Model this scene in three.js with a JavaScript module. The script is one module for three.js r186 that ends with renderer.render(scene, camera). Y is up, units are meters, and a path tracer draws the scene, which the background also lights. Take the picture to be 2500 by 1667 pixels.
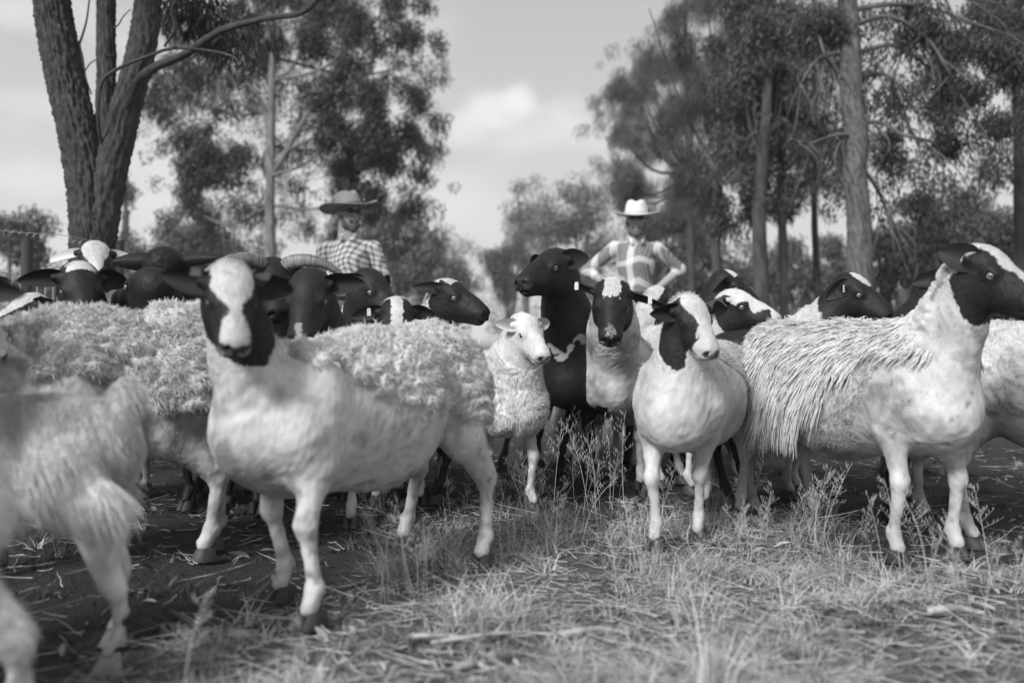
import * as THREE from 'three';
import { createNoise3D } from 'simplex-noise';

// ---------------------------------------------------------------- camera, sky, sun, exposure
const scene = new THREE.Scene();
const W = 2500, H = 1667, FOCAL = 2430, EYE = 0.65;
const camera = new THREE.PerspectiveCamera(2 * Math.atan(H / 2 / FOCAL) * 180 / Math.PI, W / H, 0.05, 900);
camera.position.set(0, EYE, 0);
camera.lookAt(0, EYE, -10);
camera.focus = 3.75;
camera.userData.fStop = 1.8;
const renderer = new THREE.WebGLRenderer({ antialias: true });
renderer.setSize(1024, 682);
renderer.toneMapping = THREE.LinearToneMapping;
renderer.toneMappingExposure = 1.55;
renderer.shadowMap.enabled = true;

function rng(a) { return () => { a = (a + 0x6d2b79f5) | 0; let t = Math.imul(a ^ (a >>> 15), 1 | a); t = (t + Math.imul(t ^ (t >>> 7), 61 | t)) ^ t; return ((t ^ (t >>> 14)) >>> 0) / 4294967296; }; }
const rnd = rng(7);
const N3 = createNoise3D(rng(11));
const N3b = createNoise3D(rng(23));
const fbm = (x, y, z, o = 4) => { let s = 0, a = 0.5, n = 0; for (let i = 0; i < o; i++) { s += a * N3(x, y, z); n += a; x *= 2.03; y *= 2.03; z *= 2.03; a *= 0.5; } return s / n; };
const clamp = (x, a = 0, b = 1) => Math.min(b, Math.max(a, x));
const mix = (a, b, t) => a + (b - a) * t;
const sst = (a, b, x) => { const t = clamp((x - a) / (b - a)); return t * t * (3 - 2 * t); };
const V = (x, y, z) => new THREE.Vector3(x, y, z);
const deg = Math.PI / 180;
// a point of the place from where it shows in the photograph and how many metres away it stands
const at = (px, py, d) => V((px - W / 2) / FOCAL * d, EYE - (py - H / 2) / FOCAL * d, -d);

{ // pale late-afternoon sky with soft clouds
  const w = 1024, h = 512, data = new Float32Array(w * h * 4);
  for (let j = 0; j < h; j++) {
    const el = ((j + 0.5) / h - 0.5) * Math.PI;
    for (let i = 0; i < w; i++) {
      const az = ((i + 0.5) / w - 0.5) * 2 * Math.PI, x = Math.cos(az) * Math.cos(el), z = Math.sin(az) * Math.cos(el), y = Math.sin(el);
      let L = mix(0.50, 0.335, sst(-0.02, 0.42, y));
      const c = fbm(x * 2.2 + 3, y * 6.5, z * 2.2, 5);
      const m = sst(0.02, 0.55, c) * sst(-0.02, 0.05, y);
      L = mix(L, 0.56, m * 0.6);
      // the cumulus puffs over the gap between the trees
      for (const [px, py, rx, ry, a] of [[1215, 255, 120, 52, 1], [1270, 235, 55, 40, 0.9], [1160, 300, 90, 50, 0.8], [1330, 300, 120, 60, 0.45], [1200, 345, 160, 26, 0.35], [80, 420, 160, 50, 0.3], [1390, 270, 70, 50, 0.4]]) {
        if (z > -0.5) continue;
        const dx = (x / -z * FOCAL + W / 2 - px) / rx, dy = (H / 2 - y / -z * FOCAL - py) / ry;
        const q = 1.15 - Math.hypot(dx, dy * (dy > 0 ? 0.75 : 1.15)) + 0.45 * fbm(x * 22, y * 30, z * 22 + 9, 4);
        L = mix(L, 0.60, a * sst(0.1, 0.75, q) * 0.8);
      }
      if (y < 0) L = mix(0.5, 0.2, sst(0, -0.15, y));
      const k = (j * w + i) * 4; data[k] = data[k + 1] = data[k + 2] = L; data[k + 3] = 1;
    }
  }
  const t = new THREE.DataTexture(data, w, h, THREE.RGBAFormat, THREE.FloatType);
  t.mapping = THREE.EquirectangularReflectionMapping; t.magFilter = THREE.LinearFilter; t.needsUpdate = true;
  scene.background = t; scene.environment = t;
}
const sun = new THREE.DirectionalLight(0xffffff, 2.8);
sun.position.set(-4.6, 6.2, 5.2);
sun.target.position.set(0, 0.3, -3.6);
sun.castShadow = true; sun.shadow.radius = 30; sun.shadow.mapSize.set(2048, 2048);
Object.assign(sun.shadow.camera, { left: -14, right: 14, top: 14, bottom: -14, near: 0.5, far: 60 });
sun.position.multiplyScalar(2);
scene.add(sun, sun.target);

// ---------------------------------------------------------------- helpers
const used = {};
const numbered = (n) => { const k = used[n] = (used[n] ?? -1) + 1; return k ? n + '_' + String(k).padStart(3, '0') : n; };
function thing(name, label, category, pos, turn = 0, group) {
  const o = new THREE.Group(); o.name = numbered(name); o.position.copy(pos); o.rotation.y = turn;
  o.userData = { label, category }; if (group) o.userData.group = group; scene.add(o); o.updateMatrixWorld(true); return o;
}
function part(name, geo, mat, parent, kind) {
  const m = new THREE.Mesh(geo, mat); m.name = name; m.castShadow = m.receiveShadow = true; if (kind) m.userData.kind = kind; parent.add(m); return m;
}
function copies(name, geo, mat, parent, mats, cols, kind = 'stuff') {
  const m = new THREE.InstancedMesh(geo, mat, mats.length); m.name = name; m.castShadow = m.receiveShadow = true;
  mats.forEach((x, i) => m.setMatrixAt(i, x));
  if (cols) cols.forEach((c, i) => m.setColorAt(i, new THREE.Color().setRGB(c, c, c)));
  if (kind) m.userData.kind = kind; parent.add(m); return m;
}
const gray = (g, rough = 0.9, extra = {}) => { const m = new THREE.MeshStandardMaterial({ roughness: rough, side: THREE.DoubleSide, ...extra }); m.color.setRGB(g, g, g); return m; };
const tinted = (rough = 0.9, extra = {}) => new THREE.MeshStandardMaterial({ vertexColors: true, roughness: rough, side: THREE.DoubleSide, ...extra });
function geom(pos, idx, col, uv) {
  const g = new THREE.BufferGeometry();
  g.setAttribute('position', new THREE.Float32BufferAttribute(pos, 3));
  if (col) { const c = new Float32Array(col.length * 3); for (let i = 0; i < col.length; i++) c[3 * i] = c[3 * i + 1] = c[3 * i + 2] = col[i]; g.setAttribute('color', new THREE.BufferAttribute(c, 3)); }
  if (uv) g.setAttribute('uv', new THREE.Float32BufferAttribute(uv, 2));
  g.setIndex(idx); g.computeVertexNormals(); return g;
}
function joined(list) { // several {pos, idx, col} into one
  const pos = [], idx = [], col = [];
  for (const m of list) { const o = pos.length / 3; for (const x of m.pos) pos.push(x); for (const i of m.idx) idx.push(i + o); if (m.col) for (const c of m.col) col.push(c); }
  return { pos, idx, col };
}
// tapered tube through points; shape(a, t) moves the skin in or out
function tube(pts, rad, sides = 8, steps = 4, skin, colour) {
  const curve = pts.length > 2 ? new THREE.CatmullRomCurve3(pts, false, 'catmullrom', 0.5) : new THREE.LineCurve3(pts[0], pts[1]);
  const n = (pts.length - 1) * steps, pos = [], idx = [], col = [];
  let nx = null;
  for (let i = 0; i <= n; i++) {
    const t = i / n, c = curve.getPoint(t), d = curve.getTangent(t);
    if (!nx) nx = Math.abs(d.y) < 0.9 ? V(0, 1, 0).cross(d).normalize() : V(1, 0, 0).cross(d).normalize();
    nx.addScaledVector(d, -nx.dot(d)).normalize();
    const bx = d.clone().cross(nx), f = t * (rad.length - 1), k = Math.min(rad.length - 2, Math.floor(f)), r = mix(rad[k], rad[k + 1], f - k);
    for (let s = 0; s < sides; s++) {
      const a = s / sides * 2 * Math.PI, q = nx.clone().multiplyScalar(Math.cos(a)).addScaledVector(bx, Math.sin(a)), rr = r + (skin ? skin(c.clone().addScaledVector(q, r), a, t, r) : 0);
      pos.push(c.x + q.x * rr, c.y + q.y * rr, c.z + q.z * rr);
      if (colour) col.push(colour(c.clone().addScaledVector(q, r), a, t));
    }
    if (i < n) for (let s = 0; s < sides; s++) { const a = i * sides + s, b = i * sides + (s + 1) % sides; idx.push(a, b, a + sides, b, b + sides, a + sides); }
  }
  for (const e of [0, n]) { const c = curve.getPoint(e / n), o = pos.length / 3; pos.push(c.x, c.y, c.z); if (colour) col.push(colour(c, 0, e / n)); for (let s = 0; s < sides; s++) { const a = e * sides + s, b = e * sides + (s + 1) % sides; e ? idx.push(a, b, o) : idx.push(b, a, o); } }
  return { pos, idx, col };
}
const built = (m) => geom(m.pos, m.idx, m.col && m.col.length ? m.col : null);

// ---------------------------------------------------------------- smooth bodies: blended distance field, meshed with surface nets
const cone = (a, b, ra, rb, k = 0.03, lz = 1) => ({ t: 0, a, b, ra, rb, k, lz });
const ell = (c, r, k = 0.02, M) => ({ t: 1, c, r, k, M });            // M turns field space into the ellipsoid's own axes about c
const cut = (c, r, k = 0.006, M) => ({ t: 2, c, r, k, M });
function evalField(prims, min, n, cell) {
  const [nx, ny, nz] = n, d = new Float32Array(nx * ny * nz).fill(0.4);
  for (const p of prims) {
    const R = p.t === 0 ? Math.max(p.ra, p.rb) * 1.02 : Math.max(p.r.x, p.r.y, p.r.z), pad = R + p.k + 3 * cell;
    const lo = p.t === 0 ? p.a.clone().min(p.b) : p.c.clone(), hi = p.t === 0 ? p.a.clone().max(p.b) : p.c.clone();
    const i0 = Math.max(0, Math.floor((lo.x - pad - min.x) / cell)), i1 = Math.min(nx - 1, Math.ceil((hi.x + pad - min.x) / cell));
    const j0 = Math.max(0, Math.floor((lo.y - pad - min.y) / cell)), j1 = Math.min(ny - 1, Math.ceil((hi.y + pad - min.y) / cell));
    const k0 = Math.max(0, Math.floor((lo.z - pad - min.z) / cell)), k1 = Math.min(nz - 1, Math.ceil((hi.z + pad - min.z) / cell));
    let bx, by, bz, bb, e, zs; if (p.t === 0) { zs = 1 / p.lz; bx = p.b.x - p.a.x; by = p.b.y - p.a.y; bz = (p.b.z - p.a.z) * zs; bb = bx * bx + by * by + bz * bz + 1e-9; } else e = p.M?.elements;
    for (let k = k0; k <= k1; k++) for (let j = j0; j <= j1; j++) for (let i = i0, o = i0 + nx * (j + ny * k); i <= i1; i++, o++) {
      const x = min.x + i * cell, y = min.y + j * cell, z = min.z + k * cell;
      let v;
      if (p.t === 0) {
        const ax = x - p.a.x, ay = y - p.a.y, az = (z - p.a.z) * zs, h = clamp((ax * bx + ay * by + az * bz) / bb);
        v = Math.hypot(ax - bx * h, ay - by * h, az - bz * h) - (p.ra + (p.rb - p.ra) * h);
      } else {
        let qx = x - p.c.x, qy = y - p.c.y, qz = z - p.c.z;
        if (e) { const a = e[0] * qx + e[4] * qy + e[8] * qz, b = e[1] * qx + e[5] * qy + e[9] * qz, c = e[2] * qx + e[6] * qy + e[10] * qz; qx = a; qy = b; qz = c; }
        const ux = qx / p.r.x, uy = qy / p.r.y, uz = qz / p.r.z, l0 = Math.hypot(ux, uy, uz), l1 = Math.hypot(ux / p.r.x, uy / p.r.y, uz / p.r.z);
        v = l1 > 1e-9 ? l0 * (l0 - 1) / l1 : -Math.min(p.r.x, p.r.y, p.r.z);
      }
      const s = p.t === 2 ? -1 : 1, f = d[o] * s, g = v, hh = Math.max(p.k - Math.abs(f - g), 0) / p.k;
      d[o] = s * (Math.min(f, g) - hh * hh * p.k * 0.25);
    }
  }
  return d;
}
function nets(prims, min, max, cell, skip) {
  const n = [0, 1, 2].map((i) => Math.ceil((max.getComponent(i) - min.getComponent(i)) / cell) + 1), [nx, ny, nz] = n, d = evalField(prims, min, n, cell);
  const pos = [], idx = [], at = new Int32Array(nx * ny * nz).fill(-1), sx = 1, sy = nx, sz = nx * ny;
  const corner = [0, sx, sy, sx + sy, sz, sx + sz, sy + sz, sx + sy + sz], edge = [[0, 1], [2, 3], [4, 5], [6, 7], [0, 2], [1, 3], [4, 6], [5, 7], [0, 4], [1, 5], [2, 6], [3, 7]];
  for (let k = 0; k < nz - 1; k++) for (let j = 0; j < ny - 1; j++) for (let i = 0; i < nx - 1; i++) {
    const o = i + j * sy + k * sz; let inside = 0;
    for (let c = 0; c < 8; c++) if (d[o + corner[c]] < 0) inside++;
    if (inside === 0 || inside === 8) continue;
    const wx = min.x + (i + 0.5) * cell, wy = min.y + (j + 0.5) * cell, wz = min.z + (k + 0.5) * cell;
    if (skip && skip(wx, wy, wz)) continue;
    let x = 0, y = 0, z = 0, m = 0;
    for (const [a, b] of edge) {
      const da = d[o + corner[a]], db = d[o + corner[b]]; if ((da < 0) === (db < 0)) continue;
      const t = da / (da - db); m++;
      x += mix(a & 1, b & 1, t); y += mix((a >> 1) & 1, (b >> 1) & 1, t); z += mix(a >> 2, b >> 2, t);
    }
    at[o] = pos.length / 3; pos.push(min.x + (i + x / m) * cell, min.y + (j + y / m) * cell, min.z + (k + z / m) * cell);
  }
  const quad = (a, b, c, e, flip) => { if (a < 0 || b < 0 || c < 0 || e < 0) return; flip ? idx.push(a, c, b, b, c, e) : idx.push(a, b, c, b, e, c); };
  for (let k = 1; k < nz - 1; k++) for (let j = 1; j < ny - 1; j++) for (let i = 1; i < nx - 1; i++) {
    const o = i + j * sy + k * sz, s = d[o] < 0;
    if (s !== (d[o + sx] < 0)) quad(at[o - sy - sz], at[o - sz], at[o - sy], at[o], !s);
    if (s !== (d[o + sy] < 0)) quad(at[o - sx - sz], at[o - sz], at[o - sx], at[o], s);
    if (s !== (d[o + sz] < 0)) quad(at[o - sx - sy], at[o - sy], at[o - sx], at[o], !s);
  }
  return { pos, idx };
}
function vertexNormals(pos, idx) {
  const n = new Float32Array(pos.length);
  for (let i = 0; i < idx.length; i += 3) {
    const a = idx[i] * 3, b = idx[i + 1] * 3, c = idx[i + 2] * 3, ux = pos[b] - pos[a], uy = pos[b + 1] - pos[a + 1], uz = pos[b + 2] - pos[a + 2], vx = pos[c] - pos[a], vy = pos[c + 1] - pos[a + 1], vz = pos[c + 2] - pos[a + 2];
    const x = uy * vz - uz * vy, y = uz * vx - ux * vz, z = ux * vy - uy * vx;
    for (const q of [a, b, c]) { n[q] += x; n[q + 1] += y; n[q + 2] += z; }
  }
  for (let i = 0; i < n.length; i += 3) { const l = Math.hypot(n[i], n[i + 1], n[i + 2]) || 1; n[i] /= l; n[i + 1] /= l; n[i + 2] /= l; }
  return n;
}

// ---------------------------------------------------------------- sheep
const ZK = 0.84;
const headRot = (M) => new THREE.Matrix4().extractRotation(M).transpose();
function headPrims(M, s, o = {}) {
  const P = (x, y, z) => V(x * s, y * s, z * ZK * s).applyMatrix4(M), R = headRot(M), S = (x, y, z) => V(x * s, y * s, z * 0.9 * s);
  const out = [], rom = o.roman ?? 0.006;
  out.push(ell(P(0, 0.008, -0.052), S(0.058, 0.060, 0.066), 0.02, R));
  out.push(ell(P(0, 0.032, -0.03), S(0.050, 0.036, 0.06), 0.02, R));
  out.push(cone(P(0, 0.004, 0), P(0, 0.004, 0.128), 0.053 * s, 0.036 * s, 0.02 * s));
  out.push(ell(P(0, 0.026 + rom, 0.055), S(0.030, 0.022, 0.075), 0.02, R));
  for (const q of [-1, 1]) {
    out.push(ell(P(q * 0.044, 0.022, 0.012), S(0.019, 0.019, 0.028), 0.016, R));
    out.push(ell(P(q * 0.026, -0.042, -0.022), S(0.029, 0.050, 0.054), 0.02, R));
    out.push(ell(P(q * 0.030, -0.018, 0.07), S(0.016, 0.024, 0.055), 0.02, R));
  }
  out.push(cone(P(0, -0.058, -0.02), P(0, -0.036, 0.12), 0.042 * s, 0.022 * s, 0.025 * s));
  out.push(ell(P(0, -0.001, 0.152), S(0.042, 0.035, 0.036), 0.022, R));
  out.push(ell(P(0, 0.010, 0.170), S(0.034, 0.021, 0.020), 0.012, R));
  for (const q of [-1, 1]) out.push(ell(P(q * 0.019, -0.012, 0.170), S(0.020, 0.018, 0.020), 0.010, R));
  out.push(ell(P(0, -0.034, 0.145), S(0.029, 0.019, 0.034), 0.012, R));
  // mouth line, nostrils, eye hollows
  out.push(cut(P(0, -0.0235, 0.172), S(0.036, 0.0028, 0.034), 0.005, R));
  out.push(cut(P(0, -0.008, 0.193), S(0.0022, 0.014, 0.008), 0.004, R));
  for (const q of [-1, 1]) {
    const T = new THREE.Matrix4().makeRotationZ(q * 0.75).transpose().multiply(R);
    out.push(cut(P(q * 0.0205, 0.006, 0.187), S(0.0066, 0.0135, 0.012), 0.005, T));
    const E = new THREE.Matrix4().makeRotationX(0.35).transpose().multiply(R);
    out.push(cut(P(q * 0.060, 0.016, 0.020), S(0.009, 0.0078, 0.0125), 0.006, E));
  }
  return out;
}
const XAX = V(1, 0, 0), earDir = (q, e) => V(q * e.out, e.up, e.fwd).normalize().applyAxisAngle(XAX, -e.pitch); // ears are posed level, whatever the nod of the head
// leaf-shaped, cupped ear in head space
function earShape(q, M, s, e) {
  const base = V(q * 0.052, 0.026, -0.05 * ZK), dir = earDir(q, e), face = V(q * (e.fx ?? 0), e.fy ?? -0.25, e.fz ?? 1).applyAxisAngle(XAX, -e.pitch);
  face.addScaledVector(dir, -face.dot(dir)).normalize();
  const side = dir.clone().cross(face), L = e.len ?? 0.13, Wd = e.wid ?? 0.034, nu = 14, nv = 8, pos = [], idx = [], uvw = [];
  for (const lay of [0, 1]) for (let i = 0; i <= nu; i++) for (let j = 0; j <= nv; j++) {
    const u = i / nu, v = j / nv * 2 - 1, w = Wd * Math.pow(Math.sin(Math.PI * Math.pow(mix(0.13, 1, u), 0.8)), 0.62) * (1 - 0.12 * u), cup = e.cup ?? 0.7;
    const th = lay ? -0.0055 * Math.sqrt(Math.max(0, 1 - v * v)) * (1 - u * 0.6) : 0;
    const p = base.clone().addScaledVector(dir, L * u).addScaledVector(side, w * v).addScaledVector(face, cup * w * (v * v - 0.6) * (1 - 0.45 * u) + th - (e.bend ?? 0.02) * u * u).add(V(0, -(e.droop ?? 0.02) * u * u, 0).applyAxisAngle(XAX, -e.pitch));
    p.multiplyScalar(s).applyMatrix4(M); pos.push(p.x, p.y, p.z); uvw.push([lay, u, v]);
  }
  const row = nv + 1, lay = (nu + 1) * row;
  for (let l = 0; l < 2; l++) for (let i = 0; i < nu; i++) for (let j = 0; j < nv; j++) { const a = l * lay + i * row + j; l ? idx.push(a, a + 1, a + row, a + 1, a + row + 1, a + row) : idx.push(a, a + row, a + 1, a + 1, a + row, a + row + 1); }
  for (let i = 0; i < nu; i++) for (const j of [0, nv]) { const a = i * row + j, b = a + row, c = a + lay, d = b + lay; idx.push(a, b, c, b, d, c); }
  return { pos, idx, uvw };
}
const eyeGeo = (() => { // ball with a pale iris and a dark slit; looks along +z
  const g = new THREE.SphereGeometry(1, 28, 20), p = g.attributes.position, c = [];
  for (let i = 0; i < p.count; i++) { const x = p.getX(i), y = p.getY(i), z = p.getZ(i), r = Math.hypot(x, y), slit = z > 0 && Math.abs(y) < 0.3 && Math.abs(x) < 0.62; const v = slit ? 0.006 : z > 0 && r < 0.9 ? 0.26 : 0.03; c.push(v, v, v); }
  g.setAttribute('color', new THREE.Float32BufferAttribute(c, 3)); return g;
})();
const eyeMat = new THREE.MeshPhysicalMaterial({ vertexColors: true, roughness: 0.12, clearcoat: 0.6 });
const darkEyeMat = new THREE.MeshPhysicalMaterial({ color: new THREE.Color().setRGB(0.012, 0.012, 0.012), roughness: 0.1, clearcoat: 0.6 });
const hoofGeo = (() => { // two pointed claws side by side, toe along +x
  const list = [];
  for (const q of [-1, 1]) {
    const s = [], idx = [], prof = [[-0.026, 0.046, 0.013], [0.020, 0.046, 0.014], [-0.030, 0.0, 0.015], [0.046, 0.0, 0.012]];
    const ring = (x0, x1, y, w, tip) => [[x0, y, -w], [mix(x0, x1, 0.6), y, -w * 1.05], [x1, y, -w * tip], [x1, y, w * tip], [mix(x0, x1, 0.6), y, w * 1.05], [x0, y, w]];
    const a = ring(-0.026, 0.022, 0.05, 0.014, 0.6), b = ring(-0.030, 0.044, 0.006, 0.0165, 0.35), c = ring(-0.028, 0.04, 0.0, 0.015, 0.3);
    for (const r of [a, b, c]) for (const [x, y, z] of r) s.push(x, y, z + q * 0.0165);
    for (let l = 0; l < 2; l++) for (let i = 0; i < 6; i++) { const m = l * 6 + i, n = l * 6 + (i + 1) % 6; idx.push(m, n, m + 6, n, n + 6, m + 6); }
    for (let i = 1; i < 5; i++) { idx.push(0, i + 1, i); idx.push(12, 12 + i, 12 + i + 1); }
    list.push({ pos: s, idx });
  }
  return built(joined(list));
})();
const hoofMat = gray(0.035, 0.6), paleHoofMat = gray(0.3, 0.7), tagMat = gray(0.62, 0.4);
const tagGeo = new THREE.ExtrudeGeometry((() => { const s = new THREE.Shape(); s.moveTo(-0.009, -0.019); s.lineTo(0.009, -0.019); s.lineTo(0.009, 0.010); s.quadraticCurveTo(0.009, 0.019, 0, 0.019); s.quadraticCurveTo(-0.009, 0.019, -0.009, 0.010); s.lineTo(-0.009, -0.019); const h = new THREE.Path(); h.absarc(0, 0.011, 0.003, 0, 7); s.holes.push(h); return s; })(), { depth: 0.003, bevelEnabled: true, bevelSize: 0.001, bevelThickness: 0.001, bevelSegments: 1 });
// a lock of wool along +y, bowing towards +z, and a single short hair
function lockGeo(sides, seg, bow, wave, twist = 0) {
  const pos = [], idx = [];
  for (let i = 0; i <= seg; i++) { const t = i / seg, r = (1 - t * 0.72) * (i === seg ? 0.4 : 1); for (let k = 0; k < sides; k++) { const a = k / sides * 6.283 + twist * t; pos.push(Math.cos(a) * r + wave * Math.sin(t * 9) , t, Math.sin(a) * r + bow * Math.sin(t * 2.4)); } }
  for (let i = 0; i < seg; i++) for (let k = 0; k < sides; k++) { const a = i * sides + k, b = i * sides + (k + 1) % sides; idx.push(a, a + sides, b, b, a + sides, b + sides); }
  return geom(pos, idx);
}
const fuzzGeo = lockGeo(3, 2, 2.0, 0);
const lockLong = lockGeo(4, 7, 1.6, 0.55, 1.5), lockShort = lockGeo(4, 4, 2.2, 0.3), hairGeo = lockGeo(3, 2, 1.2, 0);
const woolMat = gray(1, 0.95), hairMat = gray(1, 0.75), blackHairMat = gray(1, 0.5);
const coatMat = new THREE.MeshPhysicalMaterial({ vertexColors: true, roughness: 0.62, specularIntensity: 0.6, side: THREE.DoubleSide }), blackMat = tinted(0.52, {});
const BLACK = 0.010, WHITE = 0.56;

function sheep(o) {
  const F = V(o.front[0], 0, -o.front[1]), Hn = V(o.hind[0], 0, -o.hind[1]), mid = F.clone().add(Hn).multiplyScalar(0.5), fw = F.clone().sub(Hn), L = fw.length(), s = o.s ?? 1, yaw = Math.atan2(-fw.z, fw.x);
  const root = thing(o.name ?? 'sheep', o.label, o.category ?? 'sheep', mid, yaw, 'flock of sheep'), inv = root.matrixWorld.clone().invert();
  const loc = (p) => p.clone().applyMatrix4(inv), cell = o.cell ?? 0.012, hcell = o.hcell ?? 0.0045;
  const hs = (o.head.size ?? 1), hp = loc(o.head.p), face = o.head.yaw - Math.atan2(o.head.p.x, -o.head.p.z) / deg; // yaw is told from the line of sight
  for (const e of o.head.ears) if (e) e.pitch = o.head.pitch * deg;
  const M = new THREE.Matrix4().makeRotationY(face * deg - yaw).multiply(new THREE.Matrix4().makeRotationX(o.head.pitch * deg)).multiply(new THREE.Matrix4().makeRotationZ((o.head.roll ?? 0) * deg)); M.setPosition(hp);
  const Mi = M.clone().invert(), HP = (x, y, z) => V(x * hs, y * hs, z * ZK * hs).applyMatrix4(M);
  // trunk
  const b = { h: 0.66 * s, deep: 1, wide: 1, ...(o.body ?? {}) }, hh = b.h / 0.66, f = L / 2, prims = [], wz = 0.93 * b.wide, up = b.up ?? 0, B = (x, y, z = 0) => V(x, (y > 0.4 ? y + up : y) * hh, z);
  const rumpY = 0.545 + (b.rump ?? 0), bl = b.belly ?? 0;
  prims.push(cone(B(-f - 0.035, rumpY), B(-f + 0.07, 0.52), 0.105 * hh, 0.145 * hh, 0.05, wz));
  prims.push(cone(B(-f + 0.07, 0.52), B(-0.02, 0.475 - bl), 0.145 * hh, 0.178 * hh * b.deep, 0.05, wz));
  prims.push(cone(B(-0.02, 0.475 - bl), B(f - 0.05, 0.475 + (b.chest ?? 0)), 0.178 * hh * b.deep, 0.166 * hh * (0.5 + 0.5 * b.deep), 0.05, wz));
  prims.push(cone(B(f - 0.05, 0.475 + (b.chest ?? 0)), B(f + 0.06, 0.425), 0.160 * hh, 0.108 * hh, 0.05, wz));
  prims.push(cone(B(-f, 0.58), B(f - 0.05, (b.neckY ?? 0.545) + 0.025), 0.08 * hh, 0.082 * hh, 0.05));
  if (!up) for (const q of [-1, 1]) { // shoulder blade, hip bone, hollow of the flank, brisket lobes
    prims.push(ell(B(f - 0.045, 0.50, q * 0.128 * b.wide), V(0.055, 0.10, 0.035).multiplyScalar(hh), 0.03), ell(B(-f + 0.05, 0.625 + (b.rump ?? 0), q * 0.075), V(0.04, 0.026, 0.034).multiplyScalar(hh), 0.03), ell(B(f + 0.045, 0.43, q * 0.062), V(0.075, 0.085, 0.055).multiplyScalar(hh), 0.03));
    prims.push(cut(B(-f + 0.165, 0.545, q * 0.205 * b.wide), V(0.07, 0.075, 0.05).multiplyScalar(hh), 0.06));
  }
  // neck
  const nape = HP(0, 0.0, -0.075), thr = HP(0, -0.055, -0.035), nb = B(f + (b.neckX ?? -0.01), b.neckY ?? 0.545), nr = b.neck ?? 1;
  const bow = nb.clone().lerp(nape, 0.5).add(V(0, -0.015, 0));
  prims.push(cone(nb, bow, 0.118 * hh * nr, 0.088 * s * nr, 0.06), cone(bow, nape, 0.088 * s * nr, 0.062 * hs, 0.04));
  prims.push(cone(B(f + 0.05, 0.48), thr, 0.085 * hh * nr, 0.045 * hs, 0.06));
  // legs
  const feet = [], lr = (o.legr ?? 0.78) * s;
  const legs = o.legs ?? [];
  [['fore', 1], ['fore', -1], ['hind', 1], ['hind', -1]].forEach(([kind, q], i) => {
    const g = legs[i], fore = kind === 'fore', foot = g ? loc(V(g[0], 0, -g[1])) : V((fore ? f : -f) + (rnd() - 0.5) * 0.1, 0, q * 0.085);
    const lift = g?.[2] ?? 0, T = 0.16 + lift;
    if (fore) {
      const sh = B(f - 0.015, 0.47, q * 0.095 * b.wide), el = V(mix(foot.x, f, 0.6) - 0.035, 0.375 * hh, mix(foot.z, q * 0.1, 0.6)), kn = V(mix(foot.x, el.x, 0.3) + 0.022, 0.232 * hh + lift, mix(foot.z, el.z, 0.35)), fe = V(foot.x - 0.014, 0.084 * s + lift, foot.z);
      prims.push(cone(sh, el, 0.078 * lr, 0.058 * lr, 0.04), cone(el, kn, 0.052 * lr, 0.0275 * lr, 0.025), ell(kn, V(0.029 * lr, 0.036 * lr, 0.028 * lr), 0.018));
      prims.push(cone(kn, fe, 0.0245 * lr, 0.0205 * lr, 0.018), ell(fe, V(0.026 * lr, 0.026 * lr, 0.025 * lr), 0.014), cone(fe, V(foot.x + 0.006, 0.046 * s + lift, foot.z), 0.0215 * lr, 0.0265 * lr, 0.012));
    } else {
      const hip = B(-f + 0.03, 0.49, q * 0.085 * b.wide), st = V(o.straight ? foot.x + 0.02 : -f + 0.085, (0.37 + up * 1.3) * hh, mix(foot.z, q * 0.125, 0.65)), hk = V(o.straight ? foot.x - 0.015 : mix(foot.x, -f, 0.3) - 0.052, 0.245 * hh + lift, mix(foot.z, q * 0.1, 0.35)), fe = V(foot.x - 0.016, 0.084 * s + lift, foot.z);
      prims.push(cone(hip, st, 0.118 * lr, 0.074 * lr, 0.05, 0.8), cone(st, hk.clone().add(V(0.012, 0.01, 0)), 0.062 * lr, 0.031 * lr, 0.04), cone(hip, hk, 0.085 * lr, 0.028 * lr, 0.05, 0.8));
      prims.push(ell(hk, V(0.031 * lr, 0.036 * lr, 0.026 * lr), 0.016), cone(hk, fe, 0.0255 * lr, 0.0215 * lr, 0.016), ell(fe, V(0.027 * lr, 0.026 * lr, 0.025 * lr), 0.014), cone(fe, V(foot.x + 0.006, 0.046 * s + lift, foot.z), 0.0215 * lr, 0.0265 * lr, 0.012));
    }
    feet.push([foot, lift]);
  });
  if (o.extra) prims.push(...o.extra({ loc, f, hh, B, HP, q: at }));
  const hprims = headPrims(M, hs, o.head);
  for (const q of [-1, 1]) { const e = o.head.ears[q < 0 ? 0 : 1]; if (e) hprims.push(cone(HP(q * 0.035, 0.022, -0.05), V(q * 0.052, 0.026, -0.05 * ZK).addScaledVector(earDir(q, e), 0.02).multiplyScalar(hs).applyMatrix4(M), 0.026 * hs, 0.013 * hs, 0.014)); }
  const all = [...prims, ...hprims];
  // meshes: trunk on a coarse grid, head on a fine one, in one skin
  const hb = new THREE.Box3(); for (const [x, y, z] of [[0.08, 0.09, -0.15], [-0.08, 0.09, -0.15], [0.08, -0.15, -0.15], [-0.08, -0.15, -0.15], [0.06, 0.06, 0.215], [-0.06, 0.06, 0.215], [0.05, -0.08, 0.21], [-0.05, -0.08, 0.21]]) hb.expandByPoint(HP(x, y, z));
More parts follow.
